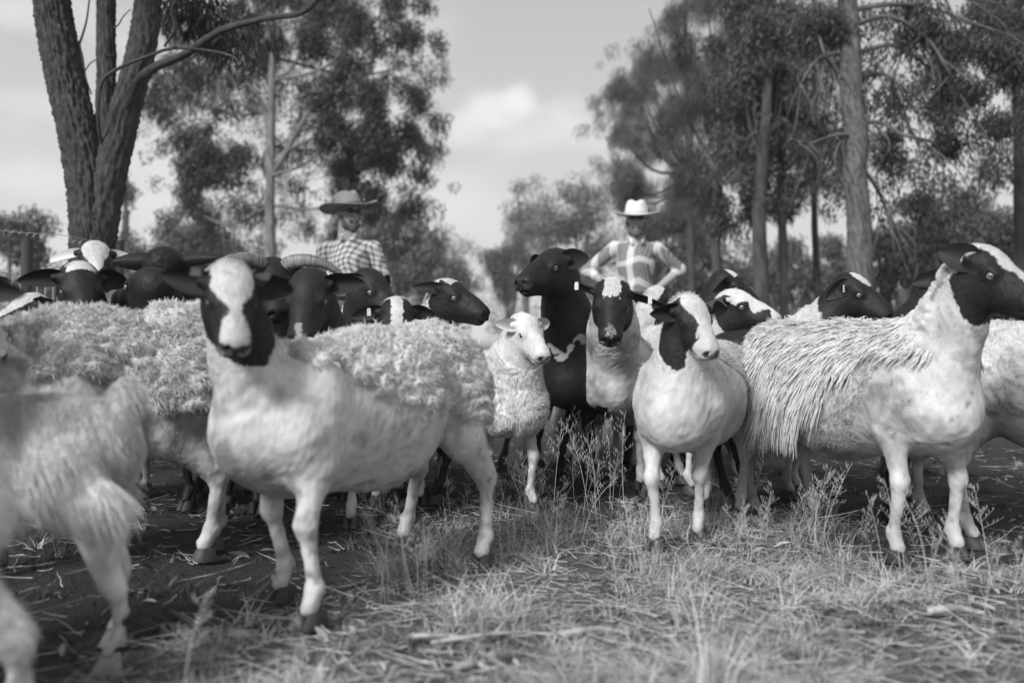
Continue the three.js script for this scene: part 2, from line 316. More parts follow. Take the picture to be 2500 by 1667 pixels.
  const bb = new THREE.Box3(); for (const p of prims) { if (p.t === 0) { bb.expandByPoint(p.a.clone().addScalar(p.ra)); bb.expandByPoint(p.a.clone().addScalar(-p.ra)); bb.expandByPoint(p.b.clone().addScalar(p.rb)); bb.expandByPoint(p.b.clone().addScalar(-p.rb)); } else { bb.expandByPoint(p.c.clone().add(p.r)); bb.expandByPoint(p.c.clone().sub(p.r)); } }
  bb.union(hb).expandByScalar(3 * cell);
  const inner = hb.clone().expandByScalar(-1.3 * cell), pt = V(0, 0, 0);
  const trunk = nets(all, bb.min, bb.max, cell, (x, y, z) => inner.containsPoint(pt.set(x, y, z))), head = nets(all, hb.min, hb.max, hcell);
  const skin = joined([trunk, head]), n = vertexNormals(skin.pos, skin.idx), headFrom = trunk.pos.length / 3;
  const col = [], fleece = o.fleece, nv = skin.pos.length / 3, mask = new Float32Array(nv), hq = V(0, 0, 0), sd = o.seed ?? 1;
  const shade = (x, y, z, h) => o.colour({ x, y, z, h, hx: h.x, hy: h.y, hz: h.z, f, n: (k, a = 0) => N3(x * k + sd * 7.3, y * k + a, z * k) });
  for (let i = 0; i < nv; i++) {
    let x = skin.pos[3 * i], y = skin.pos[3 * i + 1], z = skin.pos[3 * i + 2];
    hq.set(x, y, z).applyMatrix4(Mi).divideScalar(hs); hq.z /= ZK;
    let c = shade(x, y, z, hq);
    if (hq.z > 0.1 && hq.y > -0.06 && (hq.z > 0.12 && Math.abs(hq.y + 0.0235) < 0.0032 || Math.hypot(Math.abs(hq.x) - 0.0205, (hq.y - 0.006) * 0.8, (hq.z - 0.190) * 0.8) < 0.011)) c = Math.min(c, 0.035); // dark lips and nostrils
    const isHead = hq.z > -0.13 && Math.abs(hq.x) < 0.1 && hq.y > -0.13;
    if (fleece) {
      const m = mask[i] = fleece.mask({ x: x + 0.02 * N3(x * 14, y * 14, z * 14 + sd), y: y + 0.025 * N3b(x * 11 + sd, y * 11, z * 11), z, h: hq, f, hh, isHead });
      if (m > 0) {
        const wx = x + 0.02 * N3b(x * 9, y * 9, z * 9 + sd), wy = y + 0.02 * N3(x * 9, y * 9 + sd, z * 9), puff = 1.5 * Math.sqrt(Math.abs(N3(wx * 8 + sd * 3, wy * 12, z * 8))) + 1.0 * Math.abs(N3b(wx * 24, wy * 28, z * 24 + sd)) + 0.25 * N3(x * 60, y * 60, z * 60), t = m * ((fleece.thick ?? 0.02) + (fleece.lump ?? 0.008) * (puff - 1.0));
        x += n[3 * i] * t; y += n[3 * i + 1] * t; z += n[3 * i + 2] * t;
      }
    }
    if (isHead) { const t = 0.0007 * N3b(x * 105, y * 105, z * 105 + sd) + 0.0006 * N3(x * 45, y * 45, z * 45); x += n[3 * i] * t; y += n[3 * i + 1] * t; z += n[3 * i + 2] * t; }
    if (!isHead) { const t = (o.rough ?? 0.0012) * N3(x * 30, y * 30, z * 30 + sd) + 0.0011 * N3b(x * 62 + 0.5 * y * 30, y * 26, z * 62) + 0.0016 * (1 - mask[i]) * N3(x * 13, y * 8 + sd, z * 13); x += n[3 * i] * t; y += n[3 * i + 1] * t; z += n[3 * i + 2] * t; }
    skin.pos[3 * i] = x; skin.pos[3 * i + 1] = y; skin.pos[3 * i + 2] = z;
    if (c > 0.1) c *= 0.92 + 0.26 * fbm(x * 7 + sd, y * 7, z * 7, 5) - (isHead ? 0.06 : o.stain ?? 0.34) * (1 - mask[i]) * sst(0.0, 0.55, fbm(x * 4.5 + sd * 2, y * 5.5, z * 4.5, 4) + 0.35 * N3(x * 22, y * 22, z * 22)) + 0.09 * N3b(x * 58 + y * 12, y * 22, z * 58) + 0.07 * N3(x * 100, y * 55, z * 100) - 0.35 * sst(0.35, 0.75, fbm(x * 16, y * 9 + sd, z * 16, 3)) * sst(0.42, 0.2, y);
    else c *= 1 + 0.35 * N3b(x * 60, y * 60, z * 60 + sd);
    col.push(c);
  }
  const parts = [{ pos: skin.pos, idx: skin.idx, col }];
  for (const q of [-1, 1]) {
    const e = o.head.ears[q < 0 ? 0 : 1]; if (!e) continue;
    const g = earShape(q, M, hs, e);
    parts.push({ pos: g.pos, idx: g.idx, col: g.uvw.map(([lay, u, v]) => e.colour ? e.colour(lay, u, v) : (lay ? BLACK : BLACK * 1.5)) });
  }
  const whole = joined(parts);
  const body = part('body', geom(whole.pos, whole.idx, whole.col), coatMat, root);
  // eyes
  for (const q of [-1, 1]) {
    const e = part('eye', eyeGeo, o.head.darkEye ? darkEyeMat : eyeMat, root), fwdE = V(q * 0.88, 0.12, 0.46).normalize(), up = V(0, 1, 0), rx = up.clone().cross(fwdE).normalize();
    const R = new THREE.Matrix4().makeBasis(rx, fwdE.clone().cross(rx), fwdE), m = M.clone().multiply(R.setPosition(q * 0.0508 * hs, 0.0155 * hs, 0.019 * ZK * hs)); m.scale(V(0.0118, 0.0108, 0.0108).multiplyScalar(hs));
    m.decompose(e.position, e.quaternion, e.scale);
  }
  feet.forEach(([p, lift], i) => { const m = part('hoof', hoofGeo, o.paleHoof ? paleHoofMat : hoofMat, root); m.position.set(p.x, lift, p.z); m.rotation.y = (o.legs?.[i]?.[3] ?? 0); m.scale.set(s * 0.86, s * 0.78, s * 0.82); });
  for (const [q, u, v] of o.tags ?? []) { // tag hanging in an ear
    const e = o.head.ears[q < 0 ? 0 : 1], t = part('ear_tag', tagGeo, tagMat, root), dir = earDir(q, e), p = V(q * 0.052, 0.026, -0.05 * ZK).addScaledVector(dir, (e.len ?? 0.13) * u).add(V(0, v, 0.02).applyAxisAngle(XAX, -e.pitch)).multiplyScalar(hs).applyMatrix4(M);
    t.position.copy(p); t.quaternion.setFromRotationMatrix(M.clone().multiply(new THREE.Matrix4().makeRotationX(-e.pitch))); t.scale.setScalar(hs * 0.72);
  }
  // wool and hair
  const r = rng(100 + sd * 17), nt = skin.idx.length / 3, Q = new THREE.Quaternion(), X = V(0, 0, 0), Y = V(0, 0, 0), Z = V(0, 0, 0);
  const trunkTris = trunk.idx.length / 3;
  const grow = (count, want, name, geo, mat) => {
    const mats = [], cols = [];
    for (let tries = 0; mats.length < count && tries < count * 12; tries++) {
      const onHead = want.head ? r() < want.head : false, t = onHead ? trunkTris + Math.floor(r() * (nt - trunkTris)) : Math.floor(r() * trunkTris), a = skin.idx[3 * t], bq = skin.idx[3 * t + 1], c = skin.idx[3 * t + 2];
      let u = r(), v = r(); if (u + v > 1) { u = 1 - u; v = 1 - v; } const w = 1 - u - v, mk = w * mask[a] + u * mask[bq] + v * mask[c];
      const p = V(0, 0, 0), nn = V(0, 0, 0); for (const [i, k] of [[a, w], [bq, u], [c, v]]) { p.x += skin.pos[3 * i] * k; p.y += skin.pos[3 * i + 1] * k; p.z += skin.pos[3 * i + 2] * k; nn.x += n[3 * i] * k; nn.y += n[3 * i + 1] * k; nn.z += n[3 * i + 2] * k; }
      const h = p.clone().applyMatrix4(Mi).divideScalar(hs), g = (h.z /= ZK, want.make({ p, n: nn, mk, h, r, f, hh, col: col[a], onHead })); if (!g) continue;
      Y.copy(g.dir).normalize(); Z.copy(nn).addScaledVector(Y, -nn.dot(Y)).normalize(); X.copy(Y).cross(Z);
      const m = new THREE.Matrix4().makeBasis(X.multiplyScalar(g.rad), Y.multiplyScalar(g.len), Z.clone().multiplyScalar(g.rad)); m.setPosition(p.addScaledVector(nn, g.sink ?? -0.002)); mats.push(m); cols.push(g.col);
    }
    if (mats.length) copies(name, geo, mat, root, mats, cols);
  };
  if (fleece?.locks) grow(fleece.count, { make: fleece.locks }, 'fleece', fleece.long ? lockLong : fleece.tufts ? lockShort : fuzzGeo, woolMat);
  if (fleece?.tips) grow(fleece.tips, { make: (k) => k.mk > 0.4 && k.n.y > 0.55 ? { dir: V((k.r() - 0.5) * 1.4 - 0.2, 0.8, (k.r() - 0.5) * 1.2), len: 0.024 * (0.4 + k.r()), rad: 0.0028 * (0.5 + 0.8 * k.r()), col: 0.52 + 0.12 * k.r(), sink: -0.006 } : null }, 'fleece_tips', lockShort, woolMat);
  if (fleece?.edge) grow(fleece.edge, { make: (k) => k.mk > 0.2 && k.mk < 0.85 && k.n.y < 0.8 && N3(k.p.x * 9, k.p.y * 9, k.p.z * 9) > -0.15 ? { dir: lockDir(k, 0.15, 0.12, 0.7), len: 0.022 * (0.5 + k.r()), rad: 0.0024 * (0.5 + 0.8 * k.r()), col: woolTone(k, 0.02), sink: -0.004 } : null }, 'fleece_edge', lockShort, woolMat);
  const fur = o.fur ?? 6000;
  if (fur) grow(fur, { head: o.furHead ?? 0.22, make: (k) => {
    if (k.mk > 0.5 && !o.furOnFleece) return null; if (k.p.y < 0.06) return null;
    const hd = k.h.z > -0.1; if (hd && (k.h.z > 0.135 || Math.abs(k.h.x) > 0.045 && Math.abs(k.h.z - 0.02) < 0.024 && Math.abs(k.h.y - 0.016) < 0.02)) return null;
    const flow = hd ? V(0, 0, -1).transformDirection(M).multiplyScalar(0.9) : V(-0.5, -0.75, 0); flow.addScaledVector(k.n, -flow.dot(k.n));
    const dir = flow.normalize().addScaledVector(k.n, hd ? 0.2 : (o.furLift ?? 0.35)).add(V(r() - 0.5, r() - 0.5, r() - 0.5).multiplyScalar(0.6));
    const len = (hd ? 0.008 : (o.furLen ?? 0.016)) * (0.6 + 0.8 * r()) * (k.p.y < 0.3 * hh ? 0.6 : 1);
    return { dir, len, rad: hd ? 0.0006 : (o.furRad ?? 0.0009), col: k.col * (0.62 + 0.55 * r()) };
  } }, 'coat_hair', hairGeo, hairMat);
  return { root, M, hs, HP, loc, f, hh, prims };
}
const EAR = (e = {}) => ({ out: 1, up: 0.05, fwd: -0.3, ...e });
// colour of a head that is dark back to a line behind the jaw, with a ragged border
const inHead = (c, back = -0.1, low = -0.115) => { const e = 0.004 * c.n(45) + 0.009 * c.n(16, 3); return c.hz + e > back + 1.7 * Math.max(0, -0.052 - c.hy) && c.hy + e > low && Math.abs(c.hx) < 0.12; };

// ---------------------------------------------------------------- ground
const groundY = (x, z) => 0.012 * N3(x * 2.1, 3, z * 2.1) + 0.006 * N3(x * 7, 8, z * 7) - 0.012 + (Math.hypot(x, z) > 12 ? 0.12 * N3(x * 0.05, 1, z * 0.05) * sst(12, 40, Math.hypot(x, z)) : 0);
const bare = (x, z) => { const e = 0.16 * N3(x * 1.7, 2, z * 1.7) + 0.07 * N3b(x * 5, 1, z * 5); return Math.max(sst(0.8, 1.15, x + e) * sst(-2.8, -3.05, z + e) * sst(-9, -6, z), sst(0.1, -0.25, x + e + 0.54 - 0.4 * (-z - 2.37)) * sst(-9, -6, z), sst(3.5, 4.1, -z + e) * sst(-9, -6, z), 0.4 * sst(0.3, 0.7, N3(x * 0.9 + 5, 2, z * 0.9))); }; // trodden soil, with flock shade painted in behind the front row and lower left
{
  const n = 260, pos = [], idx = [], col = [], uv = [];
  for (let j = 0; j <= n; j++) for (let i = 0; i <= n; i++) {
    const f = (t) => { const q = t * 2 - 1; return Math.sign(q) * (3.2 * Math.abs(q) + 125 * Math.pow(Math.abs(q), 6)); };
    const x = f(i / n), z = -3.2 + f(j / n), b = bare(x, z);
    pos.push(x, groundY(x, z), z); uv.push(x, z);
    col.push(clamp(mix(0.19, 0.034, b) * (1 + 0.25 * fbm(x * 3, 0, z * 3, 4))));  // darkens to soil; shade behind the flock and at left is in this colour
    if (i < n && j < n) { const a = j * (n + 1) + i; idx.push(a, a + n + 1, a + 1, a + 1, a + n + 1, a + n + 2); }
  }
  const S = 512, d = new Uint8Array(S * S * 4), hgt = new Uint8Array(S * S * 4);
  for (let y = 0; y < S; y++) for (let x = 0; x < S; x++) {
    const a = x / S * 6.2832, b = y / S * 6.2832, X = Math.cos(a), Y = Math.sin(a), Z = Math.cos(b), T = Math.sin(b);
    const q = fbm(X * 5 + Z * 3.1, Y * 5 + T * 3.1, Z * 5 - X * 3.1 + T, 5), f = fbm(X * 26 + T * 9, Y * 26 + Z * 9, T * 26 + Z * 20, 3), k = (y * S + x) * 4;
    const v = clamp(0.66 + 0.4 * q + 0.5 * f); d[k] = d[k + 1] = d[k + 2] = v * 255; d[k + 3] = 255;
    const h = clamp(0.5 + 0.3 * q + 0.4 * f); hgt[k] = hgt[k + 1] = hgt[k + 2] = h * 255; hgt[k + 3] = 255;
  }
  const mk = (a, srgb) => { const t = new THREE.DataTexture(a, S, S); t.wrapS = t.wrapT = THREE.RepeatWrapping; t.magFilter = THREE.LinearFilter; t.repeat.set(0.9, 0.9); if (srgb) t.colorSpace = THREE.SRGBColorSpace; t.needsUpdate = true; return t; };
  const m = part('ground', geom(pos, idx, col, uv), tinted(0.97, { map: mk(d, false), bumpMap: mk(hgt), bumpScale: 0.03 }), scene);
  m.userData = { kind: 'structure' };
}

// ---------------------------------------------------------------- trees
const barkSkin = (amp, k = 1) => (p, a, t, r) => { const v = N3(Math.cos(a) * 3.2 * k, p.y * 2.3, Math.sin(a) * 3.2 * k) + 0.6 * N3b(Math.cos(a) * 7 * k, p.y * 6.5, Math.sin(a) * 7 * k) + 0.4 * N3(Math.cos(a) * 11, p.y * 17, Math.sin(a) * 11); return amp * (1 - 1.5 * Math.sqrt(Math.abs(v))); };
const barkTone = (base) => (p, a, t) => clamp(base * (1 + 0.5 * N3b(Math.cos(a) * 7, p.y * 5, Math.sin(a) * 7) + 0.5 * N3(p.x * 40, p.y * 14, p.z * 40)), 0.01, 0.5);
const barkMat = tinted(0.95);
const leafMat = gray(1, 0.6);
const leafSpray = (count, spread, len, wid, droop, seed, thin = 1) => { // a spray of narrow hanging leaves with its twig
  const r = rng(seed), pos = [], idx = [];
  for (let i = 0; i < count; i++) {
    const c = V((r() - 0.5) * 2, (r() - 0.5) * 2, (r() - 0.5) * 2); if (c.length() > 1) { i--; continue; } c.multiplyScalar(spread); c.y *= 0.8;
    const d = V(r() - 0.5, -droop + (r() - 0.5) * 0.9, r() - 0.5).normalize(), s = d.clone().cross(V(r() - 0.5, r() - 0.5, r() - 0.5)).normalize(), l = len * (0.6 + 0.7 * r()), w = wid * (0.7 + 0.6 * r()), o = pos.length / 3, nrm = d.clone().cross(s).multiplyScalar(w * 0.5);
    const p1 = c.clone().addScaledVector(d, l * 0.4), p2 = c.clone().addScaledVector(d, l);
    for (const q of [c, p1.clone().addScaledVector(s, w).add(nrm), p1.clone().addScaledVector(s, -w).add(nrm), p2]) pos.push(q.x, q.y, q.z);
    idx.push(o, o + 1, o + 2, o + 1, o + 3, o + 2);
  }
  return geom(pos, idx);
};
const sprays = [leafSpray(46, 0.22, 0.11, 0.011, 0.8, 5), leafSpray(46, 0.22, 0.12, 0.012, 0.6, 6), leafSpray(40, 0.26, 0.09, 0.012, 0.3, 8)];
const needleSpray = leafSpray(90, 0.20, 0.16, 0.0035, 0.9, 9);
function crownOf(root, blobs, geo, tone, seed, scale = 1, hole = 0.1, fill = 0.5) {
  const r = rng(seed), mats = [], cols = [], e = new THREE.Euler(), q = new THREE.Quaternion();
  for (const [c, rad, full] of blobs) for (let i = 0, tries = 0, count = full * fill; i < count && tries < count * 12; tries++) {
    const d = V(r() * 2 - 1, r() * 2 - 1, r() * 2 - 1); if (d.length() > 1) continue;
    const p = V(c.x + d.x * rad.x, c.y + d.y * rad.y, c.z + d.z * rad.z), k = 1.25 / Math.max(0.75, scale);
    if (N3(p.x * k + seed, p.y * k, p.z * k) + 0.5 * N3b(p.x * k * 2.3, p.y * k * 2.3, p.z * k * 2.3) < hole) continue;
    const s = scale * (0.7 + 0.6 * r()); q.setFromEuler(e.set((r() - 0.5) * 0.6, r() * 6.28, (r() - 0.5) * 0.6));
    mats.push(new THREE.Matrix4().compose(p.sub(root.position), q, V(s, s, s))); cols.push(tone * (0.65 + 0.7 * r())); i++;
  }
  return copies('crown', geo, leafMat, root, mats, cols);
}
function limbs(root, list, tone, amp = 0.008, sides = 10, name = 'trunk') { // world points; all the wood of one tree in one skin
  const o = root.position, m = list.map(([pts, rad, sd, st, am]) => tube(pts.map((p) => p.clone().sub(o)), rad, sd ?? sides, st ?? 6, am === 0 ? null : barkSkin(am ?? amp), barkTone(tone)));
  return part(name, built(joined(m)), barkMat, root);
}
const G = (x, z) => V(x, groundY(x, z), z);
const blob = (px, py, d, rx, ry, n, rz) => { const k = d / FOCAL; return [at(px, py, d), V(rx * k, ry * k, (rz ?? (rx + ry) * 0.2) * k), n]; };

{ // the forked tree at the left
  const d = 6.2, p = (x, y, dd = d) => at(x, y, dd), foot = G(at(218, 833, d).x, -d);
  const t = thing('forked_tree', 'rough dark tree trunk forking into three limbs behind the fence side of the flock', 'tree', foot);
  const F = d / FOCAL;
  limbs(t, [
    [[foot, p(222, 800), p(225, 600), p(212, 450), p(188, 320), p(160, 200), p(137, 80), p(120, -60), p(100, -400)], [62, 56, 50, 46, 43, 42, 41, 39, 30].map((x) => x * F), 96, 34, 0.020],
    [[p(228, 620), p(240, 480), p(246, 330), p(250, 200), p(250, 60), p(252, -80), p(262, -400)].map((v, i) => v.add(V(0, 0, i > 1 ? -0.05 : 0))), [36, 32, 23, 22, 21, 21, 15].map((x) => x * F), 48, 26, 0.010],
    [[p(232, 640), p(252, 500), p(278, 380), p(308, 260), p(340, 140), p(357, 40), p(362, -60), p(380, -400)], [40, 40, 37, 34, 32, 31, 30, 24].map((x) => x * F), 60, 26, 0.013],
    [[p(248, 400), p(285, 318), p(345, 226), p(400, 186), p(480, 160), p(540, 130), p(590, 114), p(690, 98), p(770, 95), p(815, 70), p(838, 25), p(880, -30), p(930, -120)].map((v, i) => v.add(V(0, 0, i < 2 ? 0.0 : i * 0.06))), [20, 17, 11.5, 10, 9, 7.5, 7, 6.5, 6.5, 6, 5.5, 4.5, 3].map((x) => x * F), 18, 8, 0.005],
    [[p(255, 380), p(262, 300), p(280, 222), p(330, 192), p(400, 172), p(470, 158), p(560, 170), p(620, 190), p(636, 215)].map((v, i) => v.add(V(0, 0, i < 1 ? 0.02 : 0.10 + i * 0.05))), [4, 4.4, 4.4, 4, 3.8, 3.6, 3, 2.4, 1.6].map((x) => x * F), 10, 6, 0.001],
    [[p(455, 160), p(478, 120), p(472, 75), p(490, 40), p(500, 20)].map((v) => v.add(V(0, 0, 0.4))), [3, 2.8, 2.4, 2, 1.4].map((x) => x * F), 8, 5, 0.001],
    [[p(222, 230), p(208, 190), p(200, 140), p(192, 110), p(198, 92), p(210, 50), p(218, -10)], [2, 2.4, 3, 4, 3, 2.4, 2].map((x) => x * F), 8, 5, 0],
    [[p(203, 178), p(222, 152), p(250, 140), p(278, 132)], [1.6, 1.5, 1.3, 1].map((x) => x * F), 6, 5, 0],
    [[p(276, 68), p(288, 60), p(300, 40), p(318, 22)], [2, 1.8, 1.5, 1].map((x) => x * F), 6, 5, 0],
    [[p(195, 245), p(192, 232), p(196, 220)], [2, 1.7, 1].map((x) => x * F), 6, 4, 0],
    [[p(90, 44), p(84, 40), p(79, 37)], [5, 4, 2.5].map((x) => x * F), 8, 3, 0],
  ], 0.045, 0.014);
  crownOf(t, [blob(560, 60, 6.7, 90, 60, 26, 60), blob(480, 20, 6.6, 60, 50, 16, 60), blob(240, -420, 6.2, 420, 200, 260, 500)], sprays[0], 0.05, 31, 0.8, -0.1, 0.8);
}
{ // slender gum with dark clumps, middle left
  const d = 14.5, p = (x, y, z = 0) => at(x, y, d + z), foot = G(at(660, 833, d).x, -d), F = d / FOCAL;
  const t = thing('gum_tree', 'slender gum tree with dark leaf clumps beside the man in the checked shirt', 'tree', foot);
  const B = [blob(495, 395, d, 105, 100, 520), blob(420, 190, d + 1, 95, 120, 330), blob(545, 150, d, 130, 130, 420), blob(860, 260, d - 1, 105, 140, 700), blob(895, 430, d - 0.5, 85, 95, 520), blob(980, 300, d + 2, 110, 130, 430), blob(1040, 150, d + 3, 70, 90, 160), blob(760, 60, d, 150, 90, 500), blob(930, 40, d - 0.5, 130, 90, 420), blob(660, 50, d + 1, 110, 80, 260), blob(480, 520, d + 2, 110, 60, 190), blob(590, 520, d + 4, 140, 80, 200), blob(720, 390, d + 1, 80, 90, 90), blob(820, 560, d + 5, 120, 70, 220), blob(960, 520, d + 3, 90, 60, 150), blob(400, 60, d + 2, 70, 80, 150), blob(700, -140, d, 330, 140, 500), blob(1060, 420, d + 4, 60, 70, 70), blob(720, 190, d + 1.5, 350, 240, 900), blob(560, 330, d + 2, 240, 260, 500), blob(900, 420, d + 2, 200, 230, 420)];
  const w = [[[foot, p(660, 640), p(658, 520), p(660, 420), p(662, 300), p(664, 170), p(666, 40), p(664, -150)], [14, 13, 12, 11, 9.5, 8.5, 7, 4].map((x) => x * F), 14, 8], [[p(660, 430), p(690, 385), p(720, 330), p(755, 270), p(800, 220)], [8, 7, 6, 5, 3].map((x) => x * F), 10, 5], [[p(660, 330), p(640, 260), p(630, 235), p(600, 200)], [7, 6, 5, 3].map((x) => x * F), 10, 5], [[p(665, 400), p(700, 370), p(745, 345), p(800, 330), p(860, 300)], [6, 5, 4, 4, 2].map((x) => x * F), 8, 5]];
  for (const [c] of B.slice(0, 12)) { const s = at(661, clamp((c.y - EYE) * -FOCAL / d + H / 2 + 130, -100, 500), d); w.push([[s, s.clone().lerp(c, 0.5).add(V(0, -0.25, 0)), c], [4 * F, 3 * F, 1.2 * F], 6, 4]); }
  limbs(t, w, 0.16, 0.006);
  crownOf(t, B, sprays[1], 0.038, 41, 0.66, 0.26, 0.34);
}
{ // mottled trunk at the right with drooping twigs
  const d = 9.2, p = (x, y, z = 0) => at(x, y, d + z), foot = G(at(2085, 833, d).x, -d), F = d / FOCAL, r = rng(77);
  const t = thing('mottled_tree', 'tree with a mottled grey trunk and hanging bare twigs behind the shaggy sheep', 'tree', foot);
  const w = [[[foot, p(2100, 660), p(2096, 520), p(2088, 420), p(2092, 330), p(2080, 240), p(2078, 120), p(2070, 0), p(2062, -200)], [33, 30, 28, 28, 27, 25, 24, 22, 18].map((x) => x * F), 40, 20, 0.010]];
  const br = [[[2100, 20], [2190, 10], [2290, 25], [2390, 60], [2480, 90]], [[2090, 60], [2170, 40], [2260, 90], [2310, 160], [2350, 240]], [[2090, 130], [2180, 110], [2250, 150], [2290, 200], [2330, 190]], [[2090, 190], [2150, 180], [2180, 200], [2190, 260], [2240, 340], [2250, 400]], [[2095, 300], [2150, 300], [2210, 330], [2280, 350], [2310, 410]], [[2080, 250], [2040, 180], [2010, 120], [1990, 40]], [[2085, 150], [2040, 132], [1992, 150], [1956, 205]], [[2090, 400], [2130, 440], [2160, 500], [2175, 560]], [[2085, 330], [2040, 330], [1980, 350], [1930, 340]], [[2100, -40], [2240, -40], [2340, -10], [2440, 10]]];
  for (const b of br) {
    const P = b.map(([x, y], i) => p(x, y, (r() - 0.5) * 0.5 * i)); w.push([P, [7, 5, 4, 3, 1.5].slice(0, P.length).map((x) => x * F), 7, 5, 0]);
    for (let i = 0; i < 9; i++) { const k = 1 + Math.floor(r() * (P.length - 1)), a = P[k].clone().lerp(P[k - 1], r()), c = a.clone().add(V((r() - 0.4) * 0.5, -0.1 - r() * 0.35, (r() - 0.5) * 0.4)), e = c.clone().add(V((r() - 0.4) * 0.3, -0.1 - r() * 0.3, (r() - 0.5) * 0.2)); w.push([[a, c, e], [2 * F, 1.5 * F, 0.8 * F], 5, 4, 0]); }
  }
  limbs(t, w, 0.10, 0.008);
  crownOf(t, [blob(2260, 260, d + 0.5, 260, 300, 330), blob(2290, 235, d, 70, 80, 90), blob(2400, 130, d, 110, 110, 260), blob(2250, 60, d, 120, 60, 130), blob(2330, 330, d + 1, 60, 60, 60), blob(2200, 380, d + 1, 60, 90, 50), blob(2160, 250, d, 60, 60, 30), blob(1960, 60, d, 130, 80, 150), blob(2250, 520, d + 2, 60, 60, 40), blob(2470, 240, d, 60, 130, 150), blob(2100, -150, d, 420, 120, 300), blob(2030, 470, d + 2, 50, 60, 26)], sprays[1], 0.04, 51, 0.55, 0.2, 0.55);
}
{ // feathery she-oaks, middle right
  const rows = [[1752, 12.5, 13], [1860, 11.5, 20], [1915, 12, 12], [1995, 13, 9], [1690, 15, 10]], r = rng(88);
  const crowns = [[[1770, 230, 130, 200, 420], [1740, 60, 130, 110, 300], [1700, 430, 90, 90, 220]], [[1880, 330, 110, 180, 400], [1850, 120, 120, 130, 320], [1800, 520, 80, 50, 120]], [[1960, 230, 80, 130, 170], [1950, 60, 90, 90, 160], [1930, 480, 50, 60, 60]], [[2010, 380, 60, 130, 90], [2000, 100, 70, 120, 100]], [[1600, 330, 110, 150, 380], [1560, 470, 110, 110, 330], [1530, 260, 80, 90, 170], [1680, 540, 90, 70, 240], [1640, 160, 90, 90, 200]]];
  crowns[0].push([1760, 260, 250, 300, 520]); crowns[1].push([1880, 250, 220, 300, 480]); crowns[3].push([2040, 240, 150, 220, 160]); crowns[4].push([1600, 330, 190, 270, 420]);
  const words = ['beside the man with hands on hips', 'with the thickest stem of the grove', 'leaning close to a thicker stem', 'nearest the mottled trunk', 'with the palest crown of the grove'];
  rows.forEach(([px, d, w], i) => {
    const foot = G(at(px, 833, d).x, -d), F = d / FOCAL, t = thing('she_oak', 'slim she-oak with feathery hanging foliage ' + words[i], 'tree', foot, 0, 'grove behind the right side of the flock'), lean = (r() - 0.5) * 60;
    const wood = [[[foot, at(px, 700, d), at(px - 6, 520, d), at(px + lean * 0.4, 350, d), at(px + lean, 120, d), at(px + lean, -200, d)], [w, w * 0.95, w * 0.85, w * 0.7, w * 0.5, w * 0.3].map((x) => x * F), 12, 8, 0.004]];
    const B = crowns[i].map(([x, y, rx, ry, n]) => blob(x, y, d + (r() - 0.3) * 1.5, rx, ry, n));
    for (const [c, R] of B) for (let k = 0; k < 3; k++) { const e = c.clone().add(V((r() - 0.5) * R.x * 1.4, (r() - 0.2) * R.y, 0)), s = at(px + lean * 0.5, 420, d); wood.push([[s, s.clone().lerp(e, 0.5).add(V(0, -0.3, 0)), e], [5 * F, 3.5 * F, 1.2 * F], 6, 4, 0]); }
    limbs(t, wood, 0.055, 0.004);
    crownOf(t, B, i === 1 || i === 2 ? sprays[1] : needleSpray, i === 4 ? 0.085 : 0.06, 60 + i, 0.66, 0.16, 0.52);
  });
}
{ // a dark trunk at the right edge
  const d = 10.5, foot = G(at(2496, 833, d).x, -d), F = d / FOCAL, t = thing('dark_tree', 'dark straight tree trunk beyond the black post and mottled tree', 'tree', foot);
  limbs(t, [[[foot, at(2492, 600, d), at(2490, 400, d), at(2486, 200, d), at(2480, -200, d)], [16, 15, 14, 12, 9].map((x) => x * F), 14, 8]], 0.06, 0.006);
  crownOf(t, [blob(2440, 30, d, 90, 80, 160), blob(2560, 200, d, 80, 200, 160), blob(2430, 400, d + 1, 60, 50, 40)], sprays[0], 0.05, 71, 0.7, 0.05, 0.6);
}
